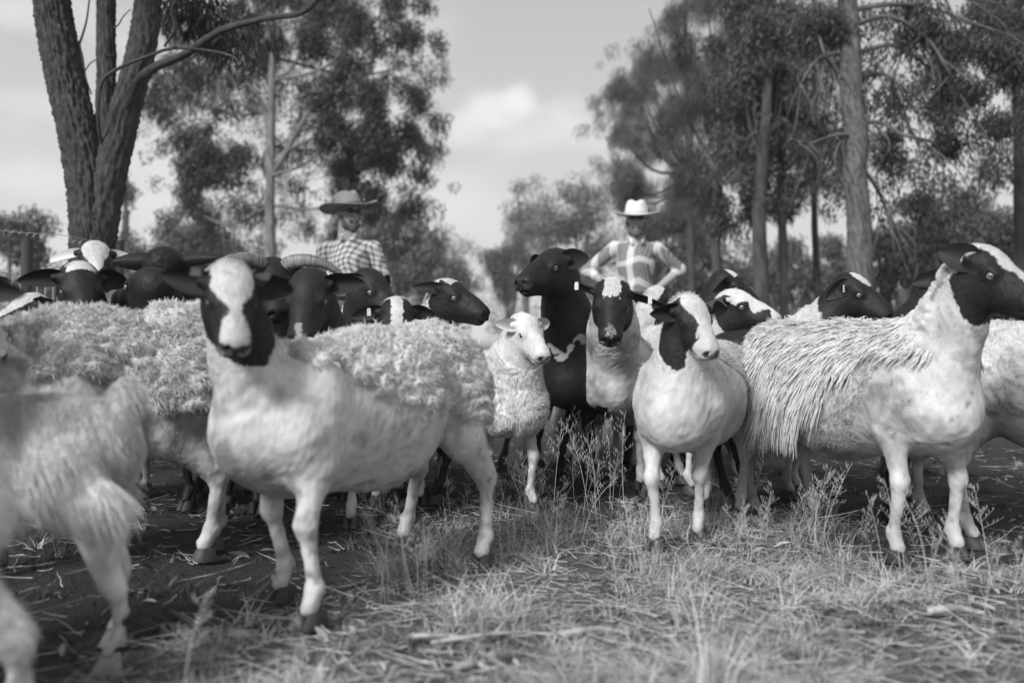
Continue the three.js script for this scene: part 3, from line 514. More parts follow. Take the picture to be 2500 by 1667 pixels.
{ // bushes and young trees farther off, each its own
  const list = [ // px, py of crown middle, distance, rx, ry, sprays, tone, words
    [60, 560, 17, 95, 50, 180, 0.06, 'open-crowned shrub tree beyond the wire fence'], [310, 480, 18, 14, 120, 22, 0.09, 'spindly sapling right of the forked tree'], [420, 600, 20, 130, 55, 300, 0.08, 'low spreading bush between forked tree and slender gum'],
    [560, 610, 26, 140, 60, 300, 0.10, 'rounded bush behind the stem of the slender gum'], [960, 600, 26, 150, 80, 420, 0.10, 'broad pale bush right of the man in the checked shirt'], [1085, 650, 34, 110, 70, 260, 0.12, 'hazy rounded bush left of the open gap'],
    [1290, 520, 40, 55, 100, 150, 0.10, 'far pointed tree standing alone in the gap'], [1245, 630, 36, 60, 60, 170, 0.10, 'far rounded bush in the gap below the pointed tree'], [1400, 560, 30, 95, 120, 420, 0.12, 'pale leafy tree left of the man with hands on hips'],
    [1620, 600, 19, 110, 90, 330, 0.09, 'bushy tree right of the man with hands on hips'], [2210, 620, 16, 110, 80, 260, 0.06, 'dark shrub right of the mottled trunk'], [2330, 560, 15, 100, 110, 340, 0.05, 'dense dark shrub tree behind the right fence posts'], [2440, 600, 14, 90, 90, 260, 0.045, 'darkest shrub in the right corner of the fence'], [1980, 640, 20, 130, 75, 260, 0.10, 'low pale scrub between grove and mottled trunk'], [230, 690, 24, 260, 40, 260, 0.09, 'long low scrub behind the wire fence'], [1740, 650, 20, 180, 75, 330, 0.09, 'low scrub under the grove'],
  ];
  list.forEach(([px, py, d, rx, ry, n, tone, label], i) => {
    const foot = G(at(px, 833, d).x, -d), t = thing(ry > 90 ? 'young_tree' : 'bush', label, ry > 90 ? 'tree' : 'bush', foot, 0, 'far scrub'), F = d / FOCAL, r = rng(300 + i), c = at(px, py, d), wood = [];
    for (let k = 0; k < 4; k++) { const e = c.clone().add(V((r() - 0.5) * rx * F * 1.2, (r() - 0.3) * ry * F, (r() - 0.5) * rx * F)); wood.push([[foot.clone().add(V((r() - 0.5) * 0.2, 0, 0)), foot.clone().lerp(e, 0.5).add(V((r() - 0.5) * 0.3, 0, 0)), e], [0.07, 0.05, 0.015], 7, 4, 0]); }
    limbs(t, wood, 0.12);
    crownOf(t, [blob(px, py, d, rx, ry, n), blob(px + rx * 0.3, py + ry * 0.9, d, rx * 0.9, ry * 0.8, Math.floor(n * 0.5))], sprays[i % 3], tone, 400 + i, d > 22 ? 1.4 : 0.95, 0.0, 0.6);
  });
}
{ // far belt of trees that closes the horizon
  const t = new THREE.Group(); t.name = 'far_woodland'; t.userData = { kind: 'stuff', label: 'hazy belt of distant woodland along the horizon', category: 'woodland' }; scene.add(t);
  const blobs = [], r = rng(901);
  for (let i = 0; i < 46; i++) { const px = -900 + i * 95 + r() * 60, d = 60 + r() * 30; if (px > 1090 && px < 1230) continue; blobs.push(blob(px, 785 - r() * 40, d, 110, 70, 110)); }
  const m = crownOf(t, blobs, sprays[2], 0.10, 902, 3.2, -0.1, 0.5); m.name = 'far_woodland_leaves';
}

// ---------------------------------------------------------------- fences
{
  const f = thing('wire_fence', 'wire mesh stock fence with a leaning dark post by the forked tree', 'fence', G(-3.1, -5.4));
  const o = f.position, wire = gray(0.5, 0.5), P = (x, y, z) => V(x, y, z).sub(o);
  const A = at(-220, 833, 4.6), C = at(420, 833, 6.9); A.y = 0; C.y = 0;
  const along = (t, y) => A.clone().lerp(C, t).add(V(0, y, 0)).sub(o), hz = at(0, 520, 5.2).y;
  for (const y of [0.12, 0.3, 0.48, 0.66, 0.84, 1.02]) part('wire', built(tube([along(0, y), along(0.5, y - 0.012), along(1, y)], [0.003, 0.003], 5, 12)), wire, f);
  for (let i = 0; i <= 34; i++) { const t = i / 34; part('stay_wire', built(tube([along(t, 0.06), along(t + 0.002, 1.02)], [0.0028, 0.0028], 4, 1)), wire, f); }
  for (const t of [0, 0.33, 0.7]) { const b = along(t, 0); part('post', built(tube([b, b.clone().add(V(0.03, t === 0.7 ? 1.28 : 1.2, 0))], [0.032, 0.03], 10, 6, barkSkin(0.003))), gray(0.05, 0.9), f); }
  const top = []; for (let i = 0; i <= 6; i++) top.push(along(i / 6, 1.24 - 0.02 * Math.sin(i * 1.5))); const bw = part('barbed_wire', built(tube(top, [0.002, 0.002], 5, 6)), wire, f);
  for (let i = 1; i < 40; i++) { const c = along(i / 40, 1.235), s = 0.009; part('barb', built(tube([c.clone().add(V(-s, -s, 0)), c.clone().add(V(s, s, 0))], [0.0016, 0.0016], 3, 1)), wire, bw); }
}
[[2205, 700, 7.2, 'dark timber fence post right of the mottled trunk'], [1945, 790, 7.4, 'short dark fence post between grove and mottled trunk'], [2300, 690, 8.5, 'dark fence post in front of the dense shrub']].forEach(([px, py, d, label]) => {
  const top = at(px, py, d).y, b = G(at(px, 833, d).x, -d), t = thing('fence_post', label, 'post', b, 0, 'fence posts on the right');
  part('stake', built(tube([V(0, -0.05, 0), V(0.01, Math.max(0.9, top), 0)], [0.05, 0.045], 12, 10, barkSkin(0.005), barkTone(0.05))), barkMat, t);
  part('cap_wire', built(tube([V(-0.055, 0.85, 0.05), V(0, 0.86, 0.06), V(0.06, 0.85, 0.05)], [0.003, 0.003], 5, 4)), gray(0.2, 0.5), t);
});

// ---------------------------------------------------------------- the flock
const lockDir = (k, back = 0.45, up = 0.35, wild = 0.5) => {
  const g = V(-back, -0.85, Math.sign(k.p.z) * 0.6 * Math.max(0, k.n.y)); g.addScaledVector(k.n, -g.dot(k.n)); g.normalize();
  return g.addScaledVector(k.n, up).add(V(k.r() - 0.5, k.r() - 0.5, k.r() - 0.5).multiplyScalar(wild));
};
const woolTone = (k, d = 0) => clamp(0.60 + 0.12 * N3(k.p.x * 12, k.p.y * 12, k.p.z * 12) + 0.06 * (k.r() - 0.5) - d, 0.12, 0.72);
const matted = (k) => { // short clumped wool
  if (k.mk < 0.35) return null;
  const clump = N3b(k.p.x * 16, k.p.y * 16, k.p.z * 16);
  return { dir: lockDir(k, 0.3 * clump, 0.7, 1.8), len: 0.010 * (0.6 + 0.9 * k.r()) * (1 + 0.6 * clump), rad: 0.0009 * (0.7 + 0.7 * k.r()), col: woolTone(k), sink: -0.002 };
};
const backEdge = (k) => k.n.y > 0.75;

// the white-blazed ewe that stands broad in front of the horned one
sheep({
  label: 'large white sheep with black cheeks and broad white blaze, before the horned ram', seed: 2, s: 1.04, cell: 0.0075, hcell: 0.0038,
  front: [-0.568, 2.38], hind: [-0.215, 2.97], legs: [[-0.576, 2.49], [-0.455, 2.25], [-0.34, 3.15], [-0.085, 2.86]],
  body: { h: 0.665, deep: 1.12, wide: 0.96, belly: 0.02, neck: 0.72, neckY: 0.475, neckX: 0.045, chest: -0.03 },
  head: { p: at(562, 740, 2.2), yaw: 6, pitch: 50, roll: -2, size: 0.87, ears: [EAR({ up: 0.12, fwd: -0.2, len: 0.125, wid: 0.036, droop: 0.0, colour: (l, u, v) => u > 0.15 && u < 0.42 && v > 0.45 ? 0.5 : BLACK }), EAR({ up: -0.02, fwd: -0.15, len: 0.12, wid: 0.038, droop: 0.01, colour: (l, u, v) => u > 0.05 && u < 0.42 && v < -0.45 ? 0.55 : BLACK })] },
  colour: (c) => {
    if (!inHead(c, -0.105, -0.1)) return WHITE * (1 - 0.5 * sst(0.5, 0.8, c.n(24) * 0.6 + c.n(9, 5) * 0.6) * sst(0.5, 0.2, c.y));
    const w = (c.hz < 0.0 ? 0.052 : c.hz < 0.085 ? mix(0.05, 0.014, sst(0, 0.085, c.hz)) : mix(0.014, 0.036, sst(0.085, 0.125, c.hz))) + 0.004 * c.n(40);
    if (c.hy < -0.021 && c.hz > 0.05) return BLACK * 1.5;
    if (c.hz > 0.172 && c.hy < 0.018) return c.hy < 0.0 && Math.abs(c.hx) > 0.009 ? 0.3 + 0.15 * c.n(60) : 0.05;
    return Math.abs(c.hx) < w && c.hy > -0.008 ? WHITE * 0.95 : BLACK;
  },
  fleece: { count: 60000, tips: 700, edge: 350, thick: 0.016, lump: 0.012, mask: ({ x, y, f, hh, h, isHead }) => isHead ? 0 : sst(-0.012, 0.016, y / hh - (x > 0 ? mix(0.475, 0.60, sst(0, f + 0.05, x)) : mix(0.475, 0.42, sst(0, -f, x)))) * sst(f + 0.07, f + 0.02, x), locks: matted },
  extra: ({ B, f }) => [ell(B(f + 0.10, 0.545, -0.035), V(0.032, 0.028, 0.034), 0.02), cone(B(f + 0.04, 0.42, -0.1), B(f + 0.02, 0.36, -0.105), 0.075, 0.06, 0.04), cone(B(f + 0.06, 0.36), B(f - 0.1, 0.315), 0.035, 0.02, 0.03)],
  fur: 45000, furLen: 0.012, furRad: 0.0010, furHead: 0.25,
});

// the shaggy one at the right
sheep({
  label: 'white sheep with a long stringy fleece hanging over its flank and a black face', seed: 3, s: 1.04, cell: 0.0095, hcell: 0.0045,
  front: [1.235, 2.95], hind: [0.99, 3.66], legs: [[1.13, 2.92], [1.326, 2.97], [0.90, 3.72], [1.10, 3.62]],
  body: { h: 0.685, deep: 1.12, wide: 0.94, belly: 0.02, neck: 0.86 },
  head: { p: at(2425, 680, 2.78), yaw: 62, pitch: 34, roll: 0, size: 1.02, ears: [EAR({ out: 0.5, up: 0.42, fwd: -0.75, len: 0.105, wid: 0.042, fx: 0.88, fz: 0.47, fy: 0, droop: 0.012, cup: 0.5 }), EAR({ up: 0.2 })] },
  colour: (c) => {
    if (!inHead(c, -0.085, -0.118)) {
      const spot = sst(0.78, 0.9, c.n(13, 4) + 0.22 * c.n(50, 1)) * sst(0.6, 0.5, c.y);
      return WHITE * mix(1, 0.45, spot) * (1 - 0.25 * sst(0.1, 0.8, c.n(6)));
    }
    const w = 0.036 - 0.014 * sst(0, 0.1, c.hz) + 0.004 * c.n(30);
    return Math.abs(c.hx) < w && c.hy > 0.01 && c.hz < 0.15 || c.hz < -0.07 && c.hy > 0.03 ? WHITE * 0.9 : BLACK;
  },
  fleece: { count: 10500, tips: 500, long: true, thick: 0.014, lump: 0.007, mask: ({ x, y, f, hh, isHead }) => isHead ? 0 : sst(-0.02, 0.02, y / hh - (x > -0.1 ? mix(0.42, 0.60, sst(-0.1, f - 0.02, x)) : mix(0.42, 0.40, sst(-0.1, -f, x)))) * sst(f + 0.11, f + 0.07, x),
    locks: (k) => { if (k.mk < 0.3) return null; const side = 1 - Math.abs(k.n.y), low = sst(0.62, 0.45, k.p.y / k.hh); const l = mix(0.05, 0.16, side * low) * (0.6 + 0.7 * k.r()); return { dir: lockDir(k, 0.16 + 0.3 * N3(k.p.x * 5, k.p.y * 5, k.p.z * 5), mix(0.30, 0.08, side), 0.26).add(V(0, -0.9 * side * low, 0)), len: l, rad: 0.0031 * (0.75 + 0.6 * k.r()), col: woolTone(k, -0.01), sink: -0.004 }; } },
  extra: ({ B, f }) => [cone(B(f + 0.07, 0.385), B(f - 0.06, 0.335, 0.03), 0.04, 0.02, 0.03), cone(B(f - 0.02, 0.42, -0.1), B(f - 0.02, 0.32, -0.1), 0.06, 0.05, 0.04)],
  fur: 45000, furLen: 0.012, furRad: 0.0011, furHead: 0.2,
});

// the young one standing alone in front
sheep({
  label: 'plush white sheep with one black cheek and white muzzle, facing outward on the grass', seed: 4, s: 0.96, cell: 0.0095, hcell: 0.0038,
  front: [0.53, 3.18], hind: [0.80, 3.78], legs: [[0.449, 3.12], [0.606, 3.24], [0.76, 3.9], [0.845, 3.68]],
  body: { h: 0.63, deep: 0.98, wide: 0.9, neck: 0.9 },
  head: { p: at(1692, 790, 3.06), yaw: 32, pitch: 44, roll: 3, size: 0.88, darkEye: true, ears: [EAR({ up: -0.15, fwd: 0.0, len: 0.10, wid: 0.036, droop: 0.0, cup: 0.9, colour: (l, u) => l ? BLACK : BLACK * 1.6 }), EAR({ up: 0.02, fwd: -0.1, len: 0.12, wid: 0.036, droop: 0.01, colour: (l, u, v) => u < 0.4 && v < 0.1 || u < 0.5 && v > 0.6 ? 0.5 : BLACK })] },
  colour: (c) => {
    if (!inHead(c, -0.10, -0.125)) return WHITE * (1 - 0.12 * sst(0, 0.8, c.n(7)));
    const e = 0.004 * c.n(45);
    if (c.hx < 0) return c.hx + e < -0.022 - 0.012 * sst(0.06, 0.1, c.hz) && c.hz < 0.125 && c.hy < 0.055 || c.hy < -0.02 && c.hz < 0.085 ? BLACK * 1.2 : WHITE;
    return c.hx + e > 0.045 && c.hz < 0.07 && c.hy > -0.05 ? BLACK * 1.2 : c.hz > 0.18 && c.hy < 0.0 && c.hy > -0.02 ? 0.2 : WHITE;
  },
  stain: 0.16, fur: 65000, furLen: 0.017, furRad: 0.0013, furLift: 0.55, rough: 0.0015, furHead: 0.12,
});

// white lamb
sheep({
  name: 'lamb', category: 'lamb', label: 'all white lamb with dark eyes in front of the black ram', seed: 5, s: 0.86, cell: 0.0095, hcell: 0.0038,
  front: [-0.01, 3.84], hind: [-0.33, 4.22], legs: [[-0.10, 4.0], [0.078, 3.84], null, null],
  body: { h: 0.60, deep: 1.0, wide: 1.05, neck: 1.05 },
  head: { p: at(1290, 820, 3.68), yaw: 36, pitch: 42, roll: 2, size: 0.82, roman: 0, darkEye: true, ears: [EAR({ up: 0.12, fwd: -0.15, len: 0.10, wid: 0.032, droop: 0, fy: 0, colour: (l, u, v) => l ? 0.6 : mix(0.3, 0.62, sst(0.2, 0.9, Math.abs(v)) * 0.7 + 0.3 * u) }), EAR({ up: 0.12, fwd: -0.1, len: 0.105, wid: 0.032, droop: 0, fy: 0, colour: (l, u, v) => l ? 0.6 : mix(0.3, 0.62, sst(0.2, 0.9, Math.abs(v)) * 0.7 + 0.3 * u) })] },
  colour: (c) => c.hz > 0.17 && c.hy < 0.02 && c.hy > -0.026 ? 0.4 : 0.64 * (1 - 0.1 * sst(0, 0.8, c.n(9))),
  fleece: { count: 26000, thick: 0.004, lump: 0.005, mask: ({ isHead, y }) => isHead || y < 0.3 ? 0 : 1, locks: (k) => k.mk > 0.3 ? { dir: lockDir(k, 0.2, 0.9, 1.1), len: 0.012 * (0.6 + 0.8 * k.r()), rad: 0.0011, col: woolTone(k, 0.0), sink: -0.003 } : null },
  fur: 5000, furLen: 0.008, furRad: 0.0006, furHead: 0.5,
});

// black ram with raised head
sheep({
  name: 'ram', label: 'tall black ram with raised head and a white band across its chest', seed: 6, s: 1.12, cell: 0.010, hcell: 0.0038,
  front: [0.27, 4.36], hind: [0.50, 5.0], legs: [[0.10, 4.42], [0.215, 4.52], null, null],
  body: { h: 0.74, deep: 1.0, wide: 1.0, neck: 1.0 },
  head: { p: at(1338, 662, 4.02), yaw: -42, pitch: 22, roll: 0, size: 1.10, roman: 0.010, ears: [EAR({ up: 0.05 }), EAR({ out: 0.64, up: 0.16, fwd: -0.77, len: 0.10, wid: 0.040, droop: 0.005, fx: 0.77, fz: 0.64, fy: 0, cup: 0.5 })] },
  colour: (c) => c.hz > 0.165 && c.hy < 0.03 && c.n(90) > 0.2 ? 0.035 : c.x > c.f - 0.02 && Math.abs(c.y - 0.60 - 0.05 * Math.abs(c.z) * 10 + 0.03 * c.n(14)) < 0.015 + 0.016 * c.n(15, 3) + 0.006 * c.n(50) && Math.abs(c.z) < 0.10 ? 0.45 : BLACK,
  fleece: { count: 1500, tufts: true, thick: 0.012, lump: 0.01, mask: ({ x, y, f, hh, h, isHead }) => isHead ? 0 : sst(0.0, 0.03, -h.z - 0.14) * sst(f + 0.0, f - 0.06, x) * sst(0.55, 0.6, y), locks: (k) => k.mk > 0.3 ? { dir: lockDir(k, 0.4, 0.5, 0.9), len: 0.04 * (0.6 + 0.8 * k.r()), rad: 0.004, col: k.r() < 0.25 ? 0.25 : 0.03 } : null },
  fur: 12000, furLen: 0.010, furRad: 0.0006, furHead: 0.45,
});

// tagged black-faced ewe
sheep({
  label: 'black faced sheep with a white crown spot and pale tags in both ears', seed: 7, s: 1.06, cell: 0.010, hcell: 0.0038,
  front: [0.44, 4.30], hind: [0.52, 4.96], legs: [[0.335, 4.45], [0.565, 4.36], null, null],
  body: { h: 0.70, deep: 1.0, wide: 1.05, neck: 1.08 },
  head: { p: at(1494, 748, 3.9), yaw: -4, pitch: 54, roll: -3, size: 1.10, ears: [EAR({ up: 0.30, fwd: -0.2, len: 0.13, wid: 0.022, droop: 0.0, fy: -1, fz: 0.6 }), EAR({ up: -0.28, fwd: -0.2, len: 0.145, wid: 0.022, droop: 0.02, fy: -1, fz: 0.6 })] },
  colour: (c) => {
    if (c.y < 0.38 + 0.02 * c.n(20) && c.z > 0.02 && c.x > 0) return BLACK;
    if (!inHead(c, -0.1, -0.11)) return WHITE * (1 - 0.22 * sst(0, 0.7, c.n(8)));
    if (c.hz < 0.005 + 0.01 * c.n(50) && Math.abs(c.hx) < 0.03 + 0.006 * c.n(40) && c.hy > 0.02) return WHITE;
    if (c.hy > 0.012 && Math.hypot(c.hx / 0.02, (c.hz - 0.158) / 0.026) < 0.95 + 0.5 * c.n(55)) return 0.12 + 0.22 * Math.max(0, c.n(80));
    if (c.hz > 0.16 && Math.abs(c.hx) > 0.008 && c.hy < 0 && c.hy > -0.02) return 0.06 + 0.25 * Math.max(0, c.n(95));
    return BLACK * 1.2;
  },
  tags: [[-1, 0.62, -0.002], [1, 0.6, 0.0]],
  fleece: { count: 14000, thick: 0.014, lump: 0.010, mask: ({ x, y, f, hh, isHead }) => isHead ? 0 : sst(f - 0.06, f - 0.1, x) * sst(0.45, 0.47, y / hh), locks: matted },
  fur: 24000, furLen: 0.016, furRad: 0.0013, furHead: 0.3,
});

// woolly-backed one whose head is cut off at the left
sheep({
  label: 'white sheep with thick fleece sliding off its back, behind the shaggy goat', seed: 8, s: 1.1, cell: 0.0085, hcell: 0.006,
  front: [-1.55, 2.72], hind: [-0.98, 2.98], legs: [[-1.5, 2.9], [-1.5, 2.68], [-0.93, 3.1], [-0.905, 2.94]],
  body: { h: 0.685, deep: 1.24, wide: 1.12, belly: 0.015, neck: 0.95, neckY: 0.45, rump: 0.05, chest: -0.045 },
  head: { p: at(-165, 770, 2.45), yaw: -60, pitch: 40, size: 1.1, ears: [EAR(), EAR({ up: 0.5, fwd: -0.6 })] },
  colour: (c) => inHead(c, -0.12) ? BLACK : WHITE * (1 - 0.3 * sst(0.0, 0.7, c.n(10) + 0.4 * c.n(24, 3)) * sst(0.62, 0.5, c.y)),
  fleece: { count: 50000, tips: 900, edge: 350, thick: 0.030, lump: 0.015, mask: ({ x, y, f, hh, isHead }) => isHead ? 0 : sst(-0.012, 0.02, y / hh - (0.53 + 0.05 * sst(0, f, x) - 0.10 * sst(-0.05, -f, x))), locks: (k) => k.mk > 0.3 ? { dir: lockDir(k, 0.25, 0.6, 1.7), len: 0.017 * (0.6 + 0.9 * k.r()), rad: 0.0011 * (0.7 + 0.7 * k.r()), col: woolTone(k), sink: -0.002 } : null },
  fur: 7000, furLen: 0.014, furRad: 0.0009,
});

// small long-haired one, very close
sheep({
  label: 'small long-haired white goat with a shaggy skirt and a short raised tail', name: 'goat', category: 'goat', seed: 9, s: 0.86, cell: 0.0095, hcell: 0.006, paleHoof: true,
  front: [-1.22, 1.86], hind: [-0.855, 1.97], legs: [[-1.2, 1.98], [-1.2, 1.78], [-0.85, 2.13], [-0.79, 1.95]],
  body: { h: 0.445, deep: 0.74, wide: 0.9, neck: 0.85, up: 0.11, neckY: 0.60 }, legr: 0.5, straight: true,
  head: { p: at(-190, 760, 1.75), yaw: -40, pitch: 35, size: 0.9, ears: [EAR(), EAR()] },
  colour: (c) => inHead(c, -0.12) ? BLACK : 0.64,
  fleece: { count: 26000, long: true, thick: 0.006, lump: 0.004, mask: ({ y, isHead }) => isHead ? 0 : sst(0.335, 0.37, y), locks: (k) => k.mk > 0.4 ? { dir: lockDir(k, 0.35, 0.08, 0.22), len: mix(0.045, 0.08, sst(0.44, 0.36, k.p.y)) * (0.6 + 0.7 * k.r()), rad: 0.0010, col: clamp(0.58 + 0.10 * N3(k.p.x * 16, k.p.y * 16, k.p.z * 16) ), sink: -0.002 } : null },
  extra: ({ B, f }) => [cone(B(-f - 0.06, 0.60), B(-f - 0.085, 0.70), 0.034, 0.026, 0.03)],
  fur: 3000, furLen: 0.01,
});
// hind leg of the nearest one, cut by the frame
sheep({
  label: 'white sheep beside the small shaggy goat, only its hairy hind leg in view', seed: 10, s: 1.05, cell: 0.012, hcell: 0.008,
  front: [-1.40, 1.45], hind: [-0.90, 1.56], legs: [[-1.40, 1.55], [-1.40, 1.36], [-0.96, 1.72], [-0.80, 1.58]],
  body: { h: 0.50, wide: 0.85, rump: -0.05 }, head: { p: V(-1.70, 0.7, -1.5), yaw: -90, pitch: 40, size: 1, ears: [EAR(), EAR()] },
  colour: (c) => inHead(c) ? BLACK : 0.6,
  fur: 6000, furLen: 0.03, furRad: 0.001,
});

// the flock behind: mostly heads over the backs of the front row
function behind(o) {
  const [px, py, d] = o.at, hp = at(px, py, d), t = (o.turn ?? 0) * deg, reach = o.reach ?? 0.24, len = o.len ?? 0.62;
  const front = [hp.x - Math.sin(t) * reach, d + Math.cos(t) * reach], hind = [front[0] - Math.sin(t) * len, front[1] + Math.cos(t) * len];
  return sheep({ cell: 0.016, hcell: 0.0055, fur: 3500, furLen: 0.012, furRad: 0.0008, furHead: 0.4, ...o, front, hind, head: { p: hp, yaw: 0, pitch: 45, size: 1.05, ears: [EAR(), EAR()], ...o.head }, body: { h: o.h ?? 0.68, ...o.body } });
}
const whiteBody = (c) => WHITE * (1 - 0.2 * sst(0, 0.7, c.n(8)));
const plainHead = (c) => inHead(c, -0.1) ? BLACK : whiteBody(c);
const allBlack = () => BLACK;
const woolBack = (count = 3000, edge = 0.5) => ({ count: count * 3, tips: 250, thick: 0.018, lump: 0.012, mask: ({ x, y, f, hh, isHead }) => isHead ? 0 : sst(0, 0.03, y / hh - edge) * sst(f + 0.06, f, x), locks: matted });

behind({ label: 'black faced sheep with white brow and white ears tipped black, below the forked tree', seed: 21, at: [232, 645, 4.6], turn: 10, h: 0.72,
  head: { yaw: 2, pitch: 40, size: 1.12, ears: [EAR({ up: -0.12, fwd: -0.1, len: 0.15, wid: 0.026, fy: 0.5, fz: 0.7, colour: (l, u) => u > 0.82 ? BLACK : 0.58 }), EAR({ up: -0.12, fwd: -0.1, len: 0.15, wid: 0.026, fy: 0.5, fz: 0.7, colour: (l, u, v) => u > 0.84 || u < 0.25 && v > 0 ? BLACK : 0.58 })] },
  colour: (c) => !inHead(c, -0.09, -0.1) ? whiteBody(c) : c.hz < 0.045 && Math.abs(c.hx) < 0.048 * (1 - sst(-0.03, 0.05, c.hz)) + 0.003 * c.n(40) || c.hy > 0.045 ? WHITE : BLACK });
behind({ label: 'black headed sheep with a white tuft between its ears, behind the thick fleeced back', seed: 22, at: [196, 716, 3.42], turn: 12, h: 0.7,
  head: { yaw: 8, pitch: 42, size: 1.12, ears: [EAR({ up: 0.02, fwd: -0.05, len: 0.125, wid: 0.03 }), EAR({ up: 0.05, fwd: -0.3, len: 0.11 })] },
  colour: (c) => c.hz < -0.035 && c.hy > 0.056 + 0.008 * c.n(40) ? 0.5 : inHead(c, -0.14, -0.15) ? BLACK : whiteBody(c) });
behind({ label: 'low sheep with dark head and white poll at the wire fence', seed: 23, at: [52, 772, 3.9], turn: -40, h: 0.62,
  head: { yaw: -60, pitch: 30, size: 1.0 }, colour: (c) => c.hy > 0.045 ? 0.5 : plainHead(c), fleece: woolBack(2000) });
behind({ label: 'black sheep turned away, ear pointing to the horned ram', seed: 24, at: [418, 668, 3.75], turn: 165, reach: -0.3, len: -0.62, h: 0.72,
  head: { yaw: 150, pitch: 20, size: 1.12, ears: [EAR({ up: 0.15, fwd: -0.05, len: 0.15, wid: 0.024 }), EAR({ up: 0.1 })] }, colour: (c) => c.n(40) > 0.93 && c.hy > 0.03 ? 0.5 : BLACK });
behind({ label: 'black sheep with bowed head in front of the one turned away', seed: 25, at: [352, 712, 3.55], turn: -30, h: 0.66,
  head: { yaw: -150, pitch: 10, size: 1.1, ears: [null, null] }, colour: allBlack });
const horned = behind({ name: 'ram', label: 'black ram with ridged curved horns, behind the white-blazed sheep', seed: 26, at: [668, 700, 3.55], turn: 8, h: 0.70,
  head: { yaw: 6, pitch: 40, size: 1.08, ears: [EAR({ up: -0.05 }), EAR({ out: 1, up: -0.05, fwd: -0.15, len: 0.155, wid: 0.026, droop: 0.01 })] }, colour: allBlack });
for (const q of [-1, 1]) { // horns: rise from the crown, sweep out and down
  const c0 = horned.HP(q * 0.026, 0.045, -0.05), up = V(0, 1, 0), out = V(q, 0, 0).transformDirection(horned.M), bk = out.clone().cross(up).multiplyScalar(-q);
  const P = [[0, 0, 0], [0.028, 0.020, 0.03], [0.085, 0.026, 0.06], [0.145, 0.012, 0.07], [0.21, -0.028, 0.06], [0.265, -0.085, 0.04]].map(([x, y, z]) => c0.clone().addScaledVector(out, x).addScaledVector(up, y).addScaledVector(bk, -z));
  const m = tube(P, [0.020, 0.023, 0.020, 0.015, 0.008, 0.002], 16, 16, (p, a, t, r) => r * (0.035 * Math.sin(t * 210 + 2 * N3(t * 9, q, 1)) + 0.06 * N3(t * 14, Math.cos(a), q) - (Math.cos(2 * a) * 0.16)), (p, a, t) => 0.15 + 0.05 * Math.sin(t * 210 + 2 * N3(t * 9, q, 1)) + 0.06 * N3b(t * 8, Math.cos(a) * 2, q) + 0.05 * N3(p.x * 80, p.y * 80, p.z * 80));
  part('horn', built(m), tinted(0.55), horned.root);
}
behind({ label: 'dark brown-black sheep with grey muzzle looking over the woolly back', seed: 27, at: [752, 738, 3.25], turn: -5, h: 0.66,
  head: { yaw: -12, pitch: 48, roll: 4, size: 1.1, ears: [EAR({ up: 0 }), EAR({ up: 0.15, fwd: -0.15, len: 0.12, wid: 0.034 })] },
  colour: (c) => c.hz > 0.155 && c.hy < 0.0 && c.hy > -0.024 && Math.abs(c.hx) > 0.007 ? 0.05 + 0.2 * Math.max(0, c.n(70)) : Math.abs(c.hx) < 0.01 && c.hz > 0.145 && c.hy > 0.02 ? 0.25 : inHead(c, -0.2, -0.22) ? BLACK * 1.25 : whiteBody(c) });
behind({ label: 'black sheep in half profile with a pale eye, near the checked shirt', seed: 28, at: [915, 716, 4.15], turn: 30, h: 0.68,
  head: { yaw: 48, pitch: 42, size: 1.05, ears: [EAR({ out: 0.67, up: 0.2, fwd: -0.75, len: 0.13, wid: 0.026, fx: 0.74, fz: 0.67, fy: 0 }), EAR({ up: 0.1 })] }, colour: (c) => inHead(c, -0.22, -0.24) ? BLACK * 1.3 : whiteBody(c) });
behind({ label: 'sheep with white crown peeping over the woolly back, ears spread low', seed: 29, at: [968, 792, 3.7], turn: 5, h: 0.58,
  head: { yaw: 2, pitch: 46, size: 1.0, ears: [EAR({ up: -0.05, fwd: -0.1, len: 0.12, wid: 0.03 }), EAR({ up: 0.02, fwd: -0.1, len: 0.10, wid: 0.03 })] },
  colour: (c) => Math.abs(c.hx) < 0.022 + 0.004 * c.n(50) && c.hy > 0.03 ? 0.55 : plainHead(c), tags: [[-1, 0.42, 0]] });
behind({ label: 'black headed sheep in profile with pricked ear, above the white lamb', seed: 30, at: [1112, 733, 4.0], turn: 40, h: 0.66, hcell: 0.0042,
  head: { yaw: 62, pitch: 26, roll: 0, size: 0.98, ears: [EAR({ out: 0.5, up: 0.22, fwd: -0.85, len: 0.135, wid: 0.026, fx: 0.88, fz: 0.47, fy: 0 }), EAR({ up: 0.2 })] },
  colour: (c) => c.hz < -0.03 && c.hy > 0.055 ? 0.5 : plainHead(c), fur: 6000, furHead: 0.5 });
behind({ label: 'woolly grey-white sheep between the tagged sheep and the plush one', seed: 31, at: [1625, 752, 4.55], turn: 35, h: 0.70, fleece: woolBack(5000, 0.3),
  head: { yaw: 120, pitch: 40, size: 1.0 }, colour: plainHead });
behind({ label: 'black headed sheep with a white streak on its crown, by the thin tree trunks', seed: 32, at: [1790, 708, 4.8], turn: 60, h: 0.7,
  head: { yaw: 82, pitch: 38, size: 1.0, ears: [EAR({ up: -0.4 }), null] }, colour: (c) => c.hy > 0.056 && c.hz < -0.03 || c.hz < -0.2 ? 0.5 : BLACK });
